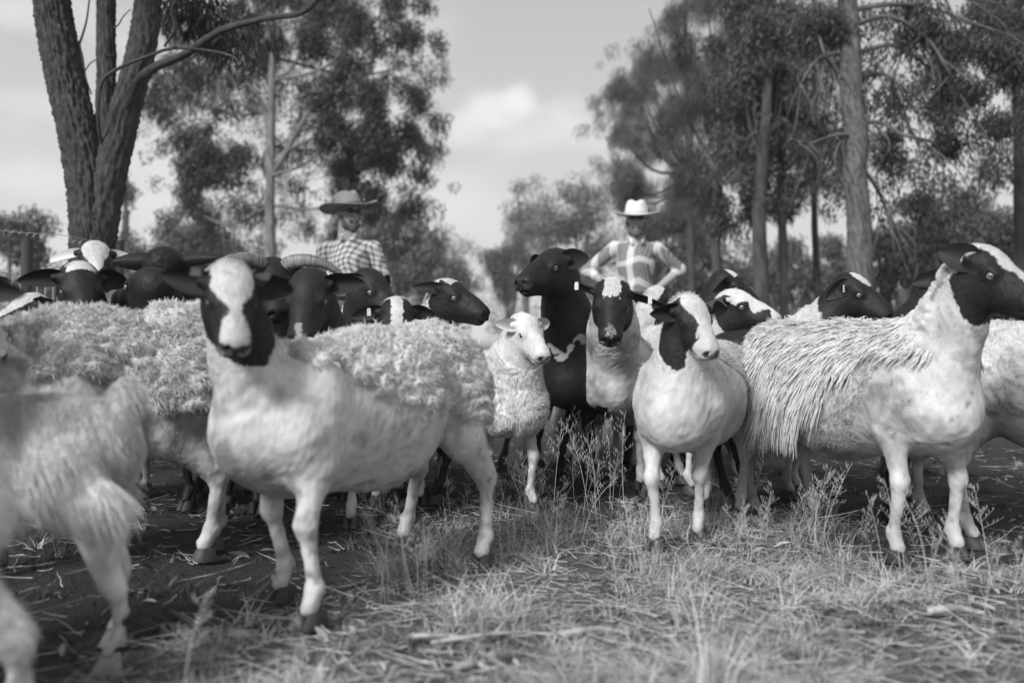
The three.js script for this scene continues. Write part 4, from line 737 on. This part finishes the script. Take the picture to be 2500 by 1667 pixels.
behind({ label: 'sheep with a wavy white blaze over dark cheeks, nose toward the shaggy fleece', seed: 33, at: [1815, 757, 4.15], turn: 50, h: 0.62,
  head: { yaw: 64, pitch: 20, size: 1.05, ears: [EAR({ up: -0.1, fwd: -0.4, len: 0.11, wid: 0.024, colour: () => 0.5 }), EAR()] }, colour: (c) => c.hy > 0.026 + 0.014 * Math.sin(c.hz * 60) + 0.004 * c.n(40) ? 0.6 : plainHead(c) });
behind({ label: 'black faced sheep with a metal ring in its folded ear, behind the shaggy fleece', seed: 34, at: [2098, 724, 4.0], turn: 55, h: 0.7,
  head: { yaw: 68, pitch: 36, size: 1.0, ears: [EAR({ out: 0.5, up: -0.35, fwd: -0.7, len: 0.095, wid: 0.036, fx: 0.9, fz: 0.4, fy: 0 }), EAR()] }, colour: (c) => c.hy > 0.06 && c.hz < 0.02 ? 0.5 : inHead(c, -0.2, -0.2) ? BLACK : whiteBody(c), tags: [[-1, 0.45, 0]], fleece: woolBack(3000, 0.45) });
behind({ label: 'black sheep half hidden behind the shaggy one, only ear and nape showing', seed: 35, at: [2352, 712, 3.6], turn: 60, h: 0.68,
  head: { yaw: 75, pitch: 30, size: 1.1, ears: [EAR({ out: 0.3, up: 0.05, fwd: -0.95, len: 0.12, wid: 0.032, fx: 0.95, fz: 0.3, fy: 0 }), EAR()] }, colour: allBlack });
sheep({ label: 'curly-coated white sheep behind the chest of the shaggy one', seed: 36, s: 1.05, cell: 0.013, hcell: 0.008,
  front: [2.05, 3.15], hind: [1.60, 3.55], legs: [null, null, [1.47, 3.55], [1.44, 3.12]], body: { h: 0.68, deep: 1.1, wide: 1.05 },
  head: { p: V(2.4, 0.85, -2.95), yaw: 50, pitch: 40, size: 1, ears: [EAR(), EAR()] }, colour: plainHead, fleece: woolBack(5000, 0.4), fur: 4000 });

// bodies packed behind the front row, seen only between and under the others
[['dark sheep packed behind the thick fleeced one, legs showing under its belly', -1.25, 4.15, -80, 41], ['dark sheep packed behind the white-blazed one, legs showing under its belly', -0.62, 3.95, -70, 42], ['dark sheep standing behind the white lamb, legs showing past its rump', -0.28, 4.75, -60, 43], ['dark sheep far behind the tagged sheep, legs showing between others', 0.62, 5.55, 70, 44], ['dark sheep behind the hind legs of the shaggy one', 1.35, 4.5, 80, 45]].forEach(([label, x, d, turn, seed]) => {
  const t = turn * deg, fr = [x + Math.sin(t) * 0.31, d - Math.cos(t) * 0.31], hi = [x - Math.sin(t) * 0.31, d + Math.cos(t) * 0.31];
  sheep({ label, seed, s: 0.98, cell: 0.018, hcell: 0.009, fur: 1500, front: fr, hind: hi, body: { h: 0.56 }, head: { p: V(fr[0] + Math.sin(t) * 0.3, 0.42, -fr[1] + Math.cos(t) * 0.3), yaw: turn, pitch: 60, size: 0.95, ears: [EAR(), EAR()] }, colour: (c) => c.y < 0.4 && seed % 2 ? 0.09 : BLACK * 1.6 });
});

// ---------------------------------------------------------------- the two men
function plaidTex(kind) {
  const S = 256, d = new Uint8Array(S * S * 4);
  for (let y = 0; y < S; y++) for (let x = 0; x < S; x++) {
    const k = (y * S + x) * 4; let v;
    if (kind === 'check') { const a = (x % 64) < 26, b = (y % 64) < 26; v = a && b ? 0.10 : a || b ? 0.36 : 0.72; }
    else { const a = (x % 128) < 44, b = (y % 128) < 34, fine = (x % 16) < 6; v = a && !b ? 0.55 : b ? 0.5 : fine ? 0.30 : 0.14; if (a && b) v = 0.7; }
    v *= 0.94 + 0.06 * (((x >> 1) + (y >> 1)) % 2);
    d[k] = d[k + 1] = d[k + 2] = v * 255; d[k + 3] = 255;
  }
  const t = new THREE.DataTexture(d, S, S); t.wrapS = t.wrapT = THREE.RepeatWrapping; t.magFilter = THREE.LinearFilter; t.needsUpdate = true; return t;
}
function skinMesh(prims, cell, uvScale) {
  const bb = new THREE.Box3(); for (const p of prims) { if (p.t === 0) for (const [c, r] of [[p.a, p.ra], [p.b, p.rb]]) { bb.expandByPoint(c.clone().addScalar(r)); bb.expandByPoint(c.clone().addScalar(-r)); } else { bb.expandByPoint(c3(p.c, p.r, 1)); bb.expandByPoint(c3(p.c, p.r, -1)); } }
  bb.expandByScalar(3 * cell); const m = nets(prims, bb.min, bb.max, cell), uv = [];
  if (uvScale) for (let i = 0; i < m.pos.length; i += 3) uv.push((m.pos[i] + 0.7 * m.pos[i + 2] + 0.012 * N3(m.pos[i] * 5, m.pos[i + 1] * 5, 3)) * uvScale, (m.pos[i + 1] + 0.25 * Math.abs(m.pos[i]) + 0.016 * N3b(m.pos[i] * 5, m.pos[i + 1] * 5, 1)) * uvScale);
  return geom(m.pos, m.idx, null, uvScale ? uv : null);
}
const c3 = (c, r, s) => V(c.x + s * r.x, c.y + s * r.y, c.z + s * r.z);
function man(o) {
  const t = thing('person', o.label, 'person', o.pos, 0, 'stockmen'), J = o.joints, v = (a) => V(...a), hd = v(J.head), R = new THREE.Matrix4().makeRotationY(o.face * deg), RT = R.clone().transpose();
  const HP = (x, y, z) => V(x, y, z).applyMatrix4(R).add(hd), S = (x, y, z) => V(x, y, z);
  // one body: head, neck, trunk, arms, hands, legs
  const body = [ell(HP(0, 0.02, -0.015), S(0.075, 0.105, 0.095), 0.02, RT), ell(HP(0, -0.06, 0.02), S(0.055, 0.055, 0.065), 0.03, RT), ell(HP(0, -0.02, 0.09), S(0.014, 0.028, 0.022), 0.012, RT), ell(HP(0, -0.065, 0.082), S(0.026, 0.010, 0.012), 0.008, RT), ell(HP(0, -0.105, 0.062), S(0.024, 0.018, 0.02), 0.012, RT)];
  for (const q of [-1, 1]) { body.push(ell(HP(q * 0.078, -0.01, -0.01), S(0.012, 0.032, 0.02), 0.008, RT)); body.push(cut(HP(q * 0.03, 0.012, 0.088), S(0.016, 0.010, 0.012), 0.01, RT)); }
  body.push(cone(v(J.neck), HP(0, -0.08, -0.03), 0.068, 0.058, 0.03), cone(v(J.chest), v(J.neck), 0.13, 0.07, 0.06), cone(v(J.hip), v(J.chest), 0.125, 0.135, 0.06));
  for (const s of ['l', 'r']) {
    const sh = v(J['sh' + s]), el = v(J['el' + s]), wr = v(J['wr' + s]), q = s === 'l' ? -1 : 1, dir = wr.clone().sub(el).normalize(), kn = v(J['kn' + s]), an = v(J['an' + s]);
    body.push(cone(sh, el, 0.055, 0.042, 0.04), cone(el, wr, 0.044, 0.028, 0.03));
    const palm = wr.clone().addScaledVector(dir, 0.075), side = V(0, 0, 1).addScaledVector(dir, -dir.z).normalize(), nrm = dir.clone().cross(side);
    body.push(cone(wr.clone().addScaledVector(dir, 0.03), palm, 0.030, 0.034, 0.02));
    for (let i = 0; i < 4; i++) { const b = palm.clone().addScaledVector(side, (i - 1.5) * 0.021), L = [0.07, 0.078, 0.072, 0.058][i], m = b.clone().addScaledVector(dir, L * 0.55), e = m.clone().addScaledVector(dir, L * 0.4).addScaledVector(nrm, q * 0.02); body.push(cone(b, m, 0.0095, 0.009, 0.006), cone(m, e, 0.009, 0.008, 0.004)); }
    const th = wr.clone().addScaledVector(dir, 0.035).addScaledVector(side, 0.028); body.push(cone(th, th.clone().addScaledVector(side, 0.03).addScaledVector(dir, 0.035), 0.012, 0.009, 0.008));
    const hp = v(J.hip).add(V(q * 0.09, -0.06, 0)); body.push(cone(hp, kn, 0.085, 0.058, 0.05), cone(kn, an, 0.058, 0.04, 0.03), cone(an, an.clone().add(V(0, -0.045, 0.13)), 0.042, 0.032, 0.03));
  }
  part('body', skinMesh(body, 0.0125), gray(0.34, 0.65), t);
  // shirt with sleeves, collar and tail; trousers; belt; boots
  const shirt = [cone(v(J.hip).add(V(0, 0.06, 0)), v(J.chest), 0.138, 0.148, 0.05), cone(v(J.chest), v(J.neck).add(V(0, -0.045, 0)), 0.145, 0.085, 0.05)];
  for (const s of ['l', 'r']) { const sh = v(J['sh' + s]), el = v(J['el' + s]), wr = v(J['wr' + s]), end = o.sleeve > 1 ? el.clone().lerp(wr, o.sleeve - 1) : sh.clone().lerp(el, o.sleeve); shirt.push(cone(v(J.chest).add(V(0, 0.08, 0)), sh, 0.085, 0.058, 0.03)); if (o.sleeve > 1) shirt.push(cone(sh, el, 0.06, 0.05, 0.012), cone(el, end, 0.052, 0.042, 0.01)); else shirt.push(cone(sh, end, 0.074, 0.068, 0.03)); }
  for (const q of [-1, 1]) shirt.push(cone(v(J.neck).add(V(q * 0.055, 0.03, 0.02)), v(J.neck).add(V(q * 0.04, -0.05, 0.105)), 0.022, 0.016, 0.01));
  const mt = gray(1, 0.9, { map: plaidTex(o.plaid) }); part('shirt', skinMesh(shirt, 0.012, o.scale), mt, t);
  const trousers = [cone(v(J.hip).add(V(-0.03, 0, 0)), v(J.hip).add(V(0.03, 0, 0)), 0.142, 0.142, 0.05)];
  for (const s of ['l', 'r']) { const q = s === 'l' ? -1 : 1; trousers.push(cone(v(J.hip).add(V(q * 0.09, -0.06, 0)), v(J['kn' + s]), 0.105, 0.078, 0.05), cone(v(J['kn' + s]), v(J['an' + s]), 0.078, 0.065, 0.03)); }
  part('trousers', skinMesh(trousers, 0.015), gray(o.trousers, 0.9), t);
  const belt = new THREE.TorusGeometry(0.146, 0.02, 8, 40); belt.rotateX(Math.PI / 2); const bm = part('belt', belt, gray(0.03, 0.5), t); bm.position.copy(v(J.hip)).add(V(0, 0.055, 0)); bm.scale.set(1.06, 1.5, 1.02);
  for (const s of ['l', 'r']) { const an = v(J['an' + s]); part('boot', skinMesh([cone(an.clone().add(V(0, 0.06, 0)), an, 0.062, 0.056, 0.02), cone(an.clone().add(V(0, -0.03, 0)), an.clone().add(V(0, -0.04, 0.15)), 0.05, 0.042, 0.03)], 0.012), gray(0.08, 0.6), t); }
  // beard, glasses, hat
  if (o.beard) part('beard', skinMesh([cone(HP(-0.066, -0.02, 0.01), HP(-0.048, -0.092, 0.038), 0.013, 0.021, 0.02), cone(HP(0.066, -0.02, 0.01), HP(0.048, -0.092, 0.038), 0.013, 0.021, 0.02), cone(HP(-0.048, -0.092, 0.038), HP(0, -0.115, 0.068), 0.021, 0.023, 0.02), cone(HP(0.048, -0.092, 0.038), HP(0, -0.115, 0.068), 0.021, 0.023, 0.02), cone(HP(-0.036, -0.062, 0.082), HP(0.036, -0.062, 0.082), 0.009, 0.009, 0.01)], 0.006), gray(o.beard, 0.9), t);
  const gl = new THREE.Group(); gl.name = 'sunglasses'; t.add(gl); gl.position.copy(hd); gl.rotation.y = o.face * deg;
  for (const q of [-1, 1]) { const l = new THREE.SphereGeometry(0.026, 16, 10); l.scale(1, 0.72, 0.35); const m = part('lens', l, gray(0.01, 0.12), gl); m.position.set(q * 0.033, 0.015, 0.092); m.rotation.y = q * 0.25; part('temple', built(tube([V(q * 0.058, 0.02, 0.085), V(q * 0.082, 0.018, 0)], [0.004, 0.004], 5, 2)), gray(0.02, 0.4), gl); }
  part('bridge', built(tube([V(-0.014, 0.02, 0.1), V(0, 0.024, 0.104), V(0.014, 0.02, 0.1)], [0.003, 0.003], 5, 4)), gray(0.02, 0.4), gl);
  const hat = new THREE.Group(); hat.name = 'hat'; t.add(hat); hat.position.copy(hd).add(V(0, 0.055, 0)); hat.rotation.set(o.hat.tilt * deg, o.face * deg, (o.hat.roll ?? 0) * deg, 'YXZ');
  const crown = new THREE.LatheGeometry([[0.001, 0.118], [0.045, 0.122], [0.074, 0.112], [0.086, 0.085], [0.092, 0.03], [0.096, 0.0]].map(([x, y]) => new THREE.Vector2(x, y)), 48);
  { const p = crown.attributes.position; for (let i = 0; i < p.count; i++) { const x = p.getX(i), y = p.getY(i), z = p.getZ(i), top = sst(0.05, 0.12, y); p.setXYZ(i, x * (1 - 0.22 * top * sst(-0.06, 0.09, z)), y - 0.030 * top * Math.exp(-x * x / 0.0009) * sst(-0.1, 0.02, z), z * 1.16); } crown.computeVertexNormals(); }
  part('crown', crown, gray(o.hat.tone, 0.85), hat);
  const bp = [], bi = [], na = 64, nr = 7; for (let s = 0; s < 2; s++) for (let i = 0; i <= nr; i++) for (let a = 0; a < na; a++) { const A = a / na * 6.2832, u = i / nr, r = mix(0.088, o.hat.brim, u), x = Math.sin(A) * r, z = Math.cos(A) * r * 1.14; bp.push(x, 0.002 + o.hat.curl * u * u * Math.pow(Math.abs(Math.sin(A)), 2) - 0.016 * u * Math.pow(Math.abs(Math.cos(A)), 2) - s * 0.005, z); }
  for (let s = 0; s < 2; s++) for (let i = 0; i < nr; i++) for (let a = 0; a < na; a++) { const k = s * (nr + 1) * na + i * na + a, l = s * (nr + 1) * na + i * na + (a + 1) % na; bi.push(k, k + na, l, l, k + na, l + na); }
  for (let a = 0; a < na; a++) { const k = nr * na + a, l = nr * na + (a + 1) % na, w = (nr + 1) * na; bi.push(k, k + w, l, l, k + w, l + w); }
  part('brim', geom(bp, bi), gray(o.hat.tone * 0.95, 0.85), hat);
  const band = new THREE.CylinderGeometry(0.0945, 0.0985, 0.02, 48, 1, true); band.scale(1, 1, 1.16); band.translate(0, 0.012, 0); part('hat_band', band, gray(o.hat.band, 0.6), hat);
}
const R0 = at(1552, 833, 8.25), L0 = at(852, 833, 7.45);
man({ label: 'man with hands on hips in a light hat and broad striped plaid shirt', pos: V(R0.x, 0, R0.z), face: -6, plaid: 'broad', scale: 2.7, sleeve: 1.3, trousers: 0.3, beard: 0.10, hat: { tone: 0.66, tilt: 4, brim: 0.195, curl: 0.022, band: 0.5 },
  joints: { head: [0, 1.645, 0.05], neck: [0, 1.50, 0], chest: [0, 1.30, 0], hip: [0, 0.97, 0], shl: [-0.175, 1.42, 0], shr: [0.175, 1.42, 0], ell: [-0.40, 1.24, -0.06], elr: [0.38, 1.25, -0.06], wrl: [-0.19, 1.09, 0.06], wrr: [0.19, 1.10, 0.06], knl: [-0.11, 0.5, 0.02], knr: [0.12, 0.5, 0.02], anl: [-0.13, 0.09, -0.02], anr: [0.14, 0.09, -0.02] } });
man({ label: 'man looking aside in a wide hat and small checked shirt, arms hanging', pos: V(L0.x, 0, L0.z), face: 38, plaid: 'check', scale: 5.8, sleeve: 1.25, trousers: 0.12, beard: 0.09, hat: { tone: 0.32, tilt: -4, roll: 8, brim: 0.21, curl: 0.03, band: 0.1 },
  joints: { head: [0.0, 1.60, 0.03], neck: [0, 1.45, 0], chest: [0, 1.25, 0], hip: [0.01, 0.93, 0], shl: [-0.182, 1.345, 0], shr: [0.182, 1.345, 0], ell: [-0.25, 1.09, -0.03], elr: [0.27, 1.08, -0.03], wrl: [-0.22, 0.86, 0.08], wrr: [0.29, 0.84, 0.06], knl: [-0.1, 0.48, 0.02], knr: [0.11, 0.48, 0.02], anl: [-0.12, 0.09, -0.02], anr: [0.12, 0.09, -0.02] } });

// ---------------------------------------------------------------- dry grass, seed stems, litter
const grassMat = gray(1, 0.8);
function bladesGeo(seed, n, h, lean, w) {
  const r = rng(seed), pos = [], idx = [];
  for (let i = 0; i < n; i++) {
    const a = r() * 6.283, b = V((r() - 0.5) * 0.05, 0, (r() - 0.5) * 0.05), L = h * (0.45 + 0.8 * r()), d = V(Math.cos(a), 0, Math.sin(a)), bend = lean * (0.3 + r()), s = V(-d.z, 0, d.x).multiplyScalar(w * (0.7 + 0.6 * r()));
    const o = pos.length / 3, K = 3; for (let k = 0; k <= K; k++) { const t = k / K, c = b.clone().addScaledVector(d, L * bend * t * t).add(V(0, L * t * (1 - 0.35 * bend * t), 0)), q = s.clone().multiplyScalar(1 - t * 0.9); pos.push(c.x + q.x, c.y, c.z + q.z, c.x - q.x, c.y, c.z - q.z); if (k < K) idx.push(o + 2 * k, o + 2 * k + 1, o + 2 * k + 2, o + 2 * k + 1, o + 2 * k + 3, o + 2 * k + 2); }
  }
  return geom(pos, idx);
}
function stemGeo(seed) { // thin stem with an open, branching seed head
  const r = rng(seed), list = [], a = r() * 6.28, lean = 0.15 + r() * 0.5, tip = V(Math.cos(a) * lean, 1, Math.sin(a) * lean), mid = V(Math.cos(a) * lean * 0.3, 0.55, Math.sin(a) * lean * 0.3);
  list.push(tube([V(0, 0, 0), mid, tip], [0.0036, 0.0028, 0.0014], 4, 5));
  for (let i = 0; i < 13; i++) { const t = 0.58 + 0.42 * i / 13, s = mid.clone().lerp(tip, (t - 0.55) / 0.45), b = r() * 6.28, L = 0.2 * (1.15 - t) + 0.06, e = s.clone().add(V(Math.cos(b) * L, L * (0.3 + 0.5 * r()), Math.sin(b) * L)); list.push(tube([s, e], [0.0014, 0.001], 3, 1)); for (let k = 0; k < 3; k++) { const c = s.clone().lerp(e, 0.45 + 0.27 * k), g = V((r() - 0.5) * 0.05, 0.028 + 0.018 * r(), (r() - 0.5) * 0.05); list.push(tube([c, c.clone().addScaledVector(g, 0.6), c.clone().add(g)], [0.001, 0.0034, 0.0008], 3, 1)); } }
  return built(joined(list));
}
{
  const r = rng(555), root = (n, label, cat) => { const g = new THREE.Group(); g.name = n; g.userData = { kind: 'stuff', label, category: cat }; scene.add(g); return g; };
  const g = root('dry_grass', 'dry pale grass covering the ground in front of and under the flock', 'grass'), kinds = [bladesGeo(1, 20, 0.085, 1.2, 0.0016), bladesGeo(2, 18, 0.13, 1.0, 0.0016), bladesGeo(3, 22, 0.05, 1.7, 0.0017), bladesGeo(4, 16, 0.18, 0.9, 0.0014)];
  const M = [[], [], [], []], C = [[], [], [], []], q = new THREE.Quaternion(), e = new THREE.Euler();
  for (let i = 0; i < 26000; i++) {
    const z = -(1.25 + Math.pow(r(), 1.4) * 8), w = 0.62 * -z + 0.5, x = (r() * 2 - 1) * w, cl = N3(x * 1.6, 4, z * 1.6) + 0.5 * N3b(x * 5, 1, z * 5);
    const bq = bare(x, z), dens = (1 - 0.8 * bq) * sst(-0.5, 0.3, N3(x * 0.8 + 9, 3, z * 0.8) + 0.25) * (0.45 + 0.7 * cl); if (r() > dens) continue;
    const k = cl > 0.45 && r() < 0.4 ? (r() < 0.3 ? 3 : 1) : r() < 0.5 ? 0 : 2, s = 0.6 + 0.7 * r();
    q.setFromEuler(e.set((r() - 0.5) * 0.3, r() * 6.28, (r() - 0.5) * 0.3)); M[k].push(new THREE.Matrix4().compose(V(x, groundY(x, z) - 0.003, z), q, V(s, s * (0.4 + 0.5 * r()), s))); C[k].push((0.24 + 0.44 * r() * r() + 0.1 * r()) * (1 - 0.88 * bq * (r() < 0.94 ? 1 : 0)));  // tufts darkened by the mask: shade among the flock painted into their colour
  }
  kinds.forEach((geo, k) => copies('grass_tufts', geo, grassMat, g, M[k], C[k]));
  const st = root('seed_stems', 'tall thin grass stems with open seed heads standing among the legs', 'grass'), sg = [1, 2, 3, 4, 5].map(stemGeo), SM = sg.map(() => []), SC = sg.map(() => []);
  const stem = (x, z, h) => { const k = Math.floor(r() * 5); q.setFromEuler(e.set((r() - 0.5) * 0.5, r() * 6.28, (r() - 0.5) * 0.5)); SM[k].push(new THREE.Matrix4().compose(V(x, groundY(x, z) - 0.005, z), q, V(h * 0.8, h, h * 0.8))); SC[k].push(0.4 + 0.25 * r()); };
  for (let i = 0; i < 220; i++) { const z = -(1.4 + r() * 3.2), x = (r() * 2 - 1) * 0.55 * -z; if (bare(x, z) > 0.6 || N3(x * 1.2, 7, z * 1.2) < -0.1) continue; stem(x, z, 0.10 + 0.18 * r()); }
  for (const [px, py, n, h] of [[1400, 1250, 4, 0.32], [1480, 1230, 3, 0.34], [1440, 1270, 2, 0.3], [1240, 1270, 3, 0.24], [2000, 1340, 6, 0.26], [1930, 1330, 3, 0.24], [1850, 1400, 8, 0.22], [1300, 1330, 10, 0.26], [2200, 1420, 10, 0.24], [1000, 1450, 12, 0.26], [2400, 1520, 8, 0.24], [1560, 1400, 7, 0.2]]) for (let i = 0; i < n; i++) { const d = EYE * FOCAL / (py - H / 2), x = (px - W / 2) / FOCAL * d; stem(x + (r() - 0.5) * 0.16, -d + (r() - 0.5) * 0.16, h * (0.7 + 0.5 * r())); }
  sg.forEach((geo, k) => copies('stems', geo, grassMat, st, SM[k], SC[k]));
  // lying straws and leaf litter
  const lit = root('leaf_litter', 'fallen leaves, straws and bark chips strewn over the ground', 'litter'), straw = lockGeo(3, 5, 3.5, 1.5), leaf = (() => { const pos = [], idx = []; for (let i = 0; i <= 6; i++) { const t = i / 6, w = 0.16 * Math.sin(Math.PI * Math.pow(t, 0.8)), c = 0.12 * Math.sin(t * 3.1); pos.push(t - 0.5, c + 0.05, w, t - 0.5, c, 0, t - 0.5, c + 0.05, -w); if (i < 6) { const a = i * 3; idx.push(a, a + 1, a + 3, a + 1, a + 4, a + 3, a + 1, a + 2, a + 4, a + 2, a + 5, a + 4); } } return geom(pos, idx); })();
  const sm = [], sc = [], lm = [], lc = [];
  for (let i = 0; i < 9000; i++) { const z = -(1.2 + Math.pow(r(), 1.3) * 5), x = (r() * 2 - 1) * (0.6 * -z + 0.2); if (r() < 0.8 * bare(x, z)) continue; q.setFromEuler(e.set(1.45 + (r() - 0.5) * 0.35, r() * 6.28, 0, 'YXZ')); const L = 0.04 + 0.10 * r() * r() * 2; sm.push(new THREE.Matrix4().compose(V(x, groundY(x, z) + 0.004 + r() * 0.02, z), q, V(0.0016, L, 0.0016))); sc.push(0.35 + 0.3 * r()); }
  for (let i = 0; i < 2600; i++) { const z = -(1.2 + Math.pow(r(), 1.3) * 5), x = (r() * 2 - 1) * (0.6 * -z + 0.2); if (r() < 0.7 * bare(x, z)) continue; q.setFromEuler(e.set((r() - 0.5) * 0.9, r() * 6.28, (r() - 0.5) * 0.9)); const L = 0.025 + 0.05 * r(); lm.push(new THREE.Matrix4().compose(V(x, groundY(x, z) + 0.006, z), q, V(L, L, L * (0.6 + 0.5 * r())))); lc.push((0.08 + 0.32 * r() * r() + (r() < 0.06 ? 0.25 : 0))); }
  copies('straws', straw, grassMat, lit, sm, sc); copies('leaves', leaf, gray(1, 0.6), lit, lm, lc);
}
// sticks and strips of bark that can be told apart
[[1205, 1560, 0.28, 0.35, 0.005, 'forked pale stick lying on the grass in front of the white-blazed sheep', 1], [1090, 1560, 0.15, -0.2, 0.006, 'short pale stick with a knobbed end, beside the forked stick'], [1450, 1545, 0.16, 0.25, 0.008, 'smooth pale stick sunk in grass, away from the forked stick'], [2330, 1490, 0.14, 0.15, 0.010, 'curled strip of pale bark near the hooves of the shaggy sheep'], [1150, 1630, 0.07, 0.4, 0.009, 'stubby white wood chip at the edge of the bare grass'], [1720, 1455, 0.07, -0.3, 0.006, 'small bark strip below the plush sheep']].forEach(([px, py, L, turn, rad, label, fork]) => {
  const d = EYE * FOCAL / (py - H / 2), x = (px - W / 2) / FOCAL * d, t = thing('stick', label, 'stick', V(x, groundY(x, -d) + 0.016, -d), turn, 'sticks on the ground');
  const tone = barkTone(0.3), list = [tube([V(-L / 2, 0.004, 0), V(-L * 0.15, 0.012, 0.014), V(L * 0.2, 0.004, -0.008), V(L / 2, -0.004, 0.012)], [rad, rad * 0.9, rad * 0.75, rad * 0.5], 9, 6, barkSkin(rad * 0.14), tone)];
  part('wood', built(list[0]), barkMat, t);
  if (fork) part('twig', built(tube([V(0.0, 0.01, 0.004), V(0.07, 0.03, -0.06), V(0.16, 0.03, -0.09)], [rad * 0.7, rad * 0.55, rad * 0.3], 8, 5, barkSkin(rad * 0.1), tone)), barkMat, t);
});
scene.fog = new THREE.FogExp2(0xffffff, 0.0016);
renderer.render(scene, camera);
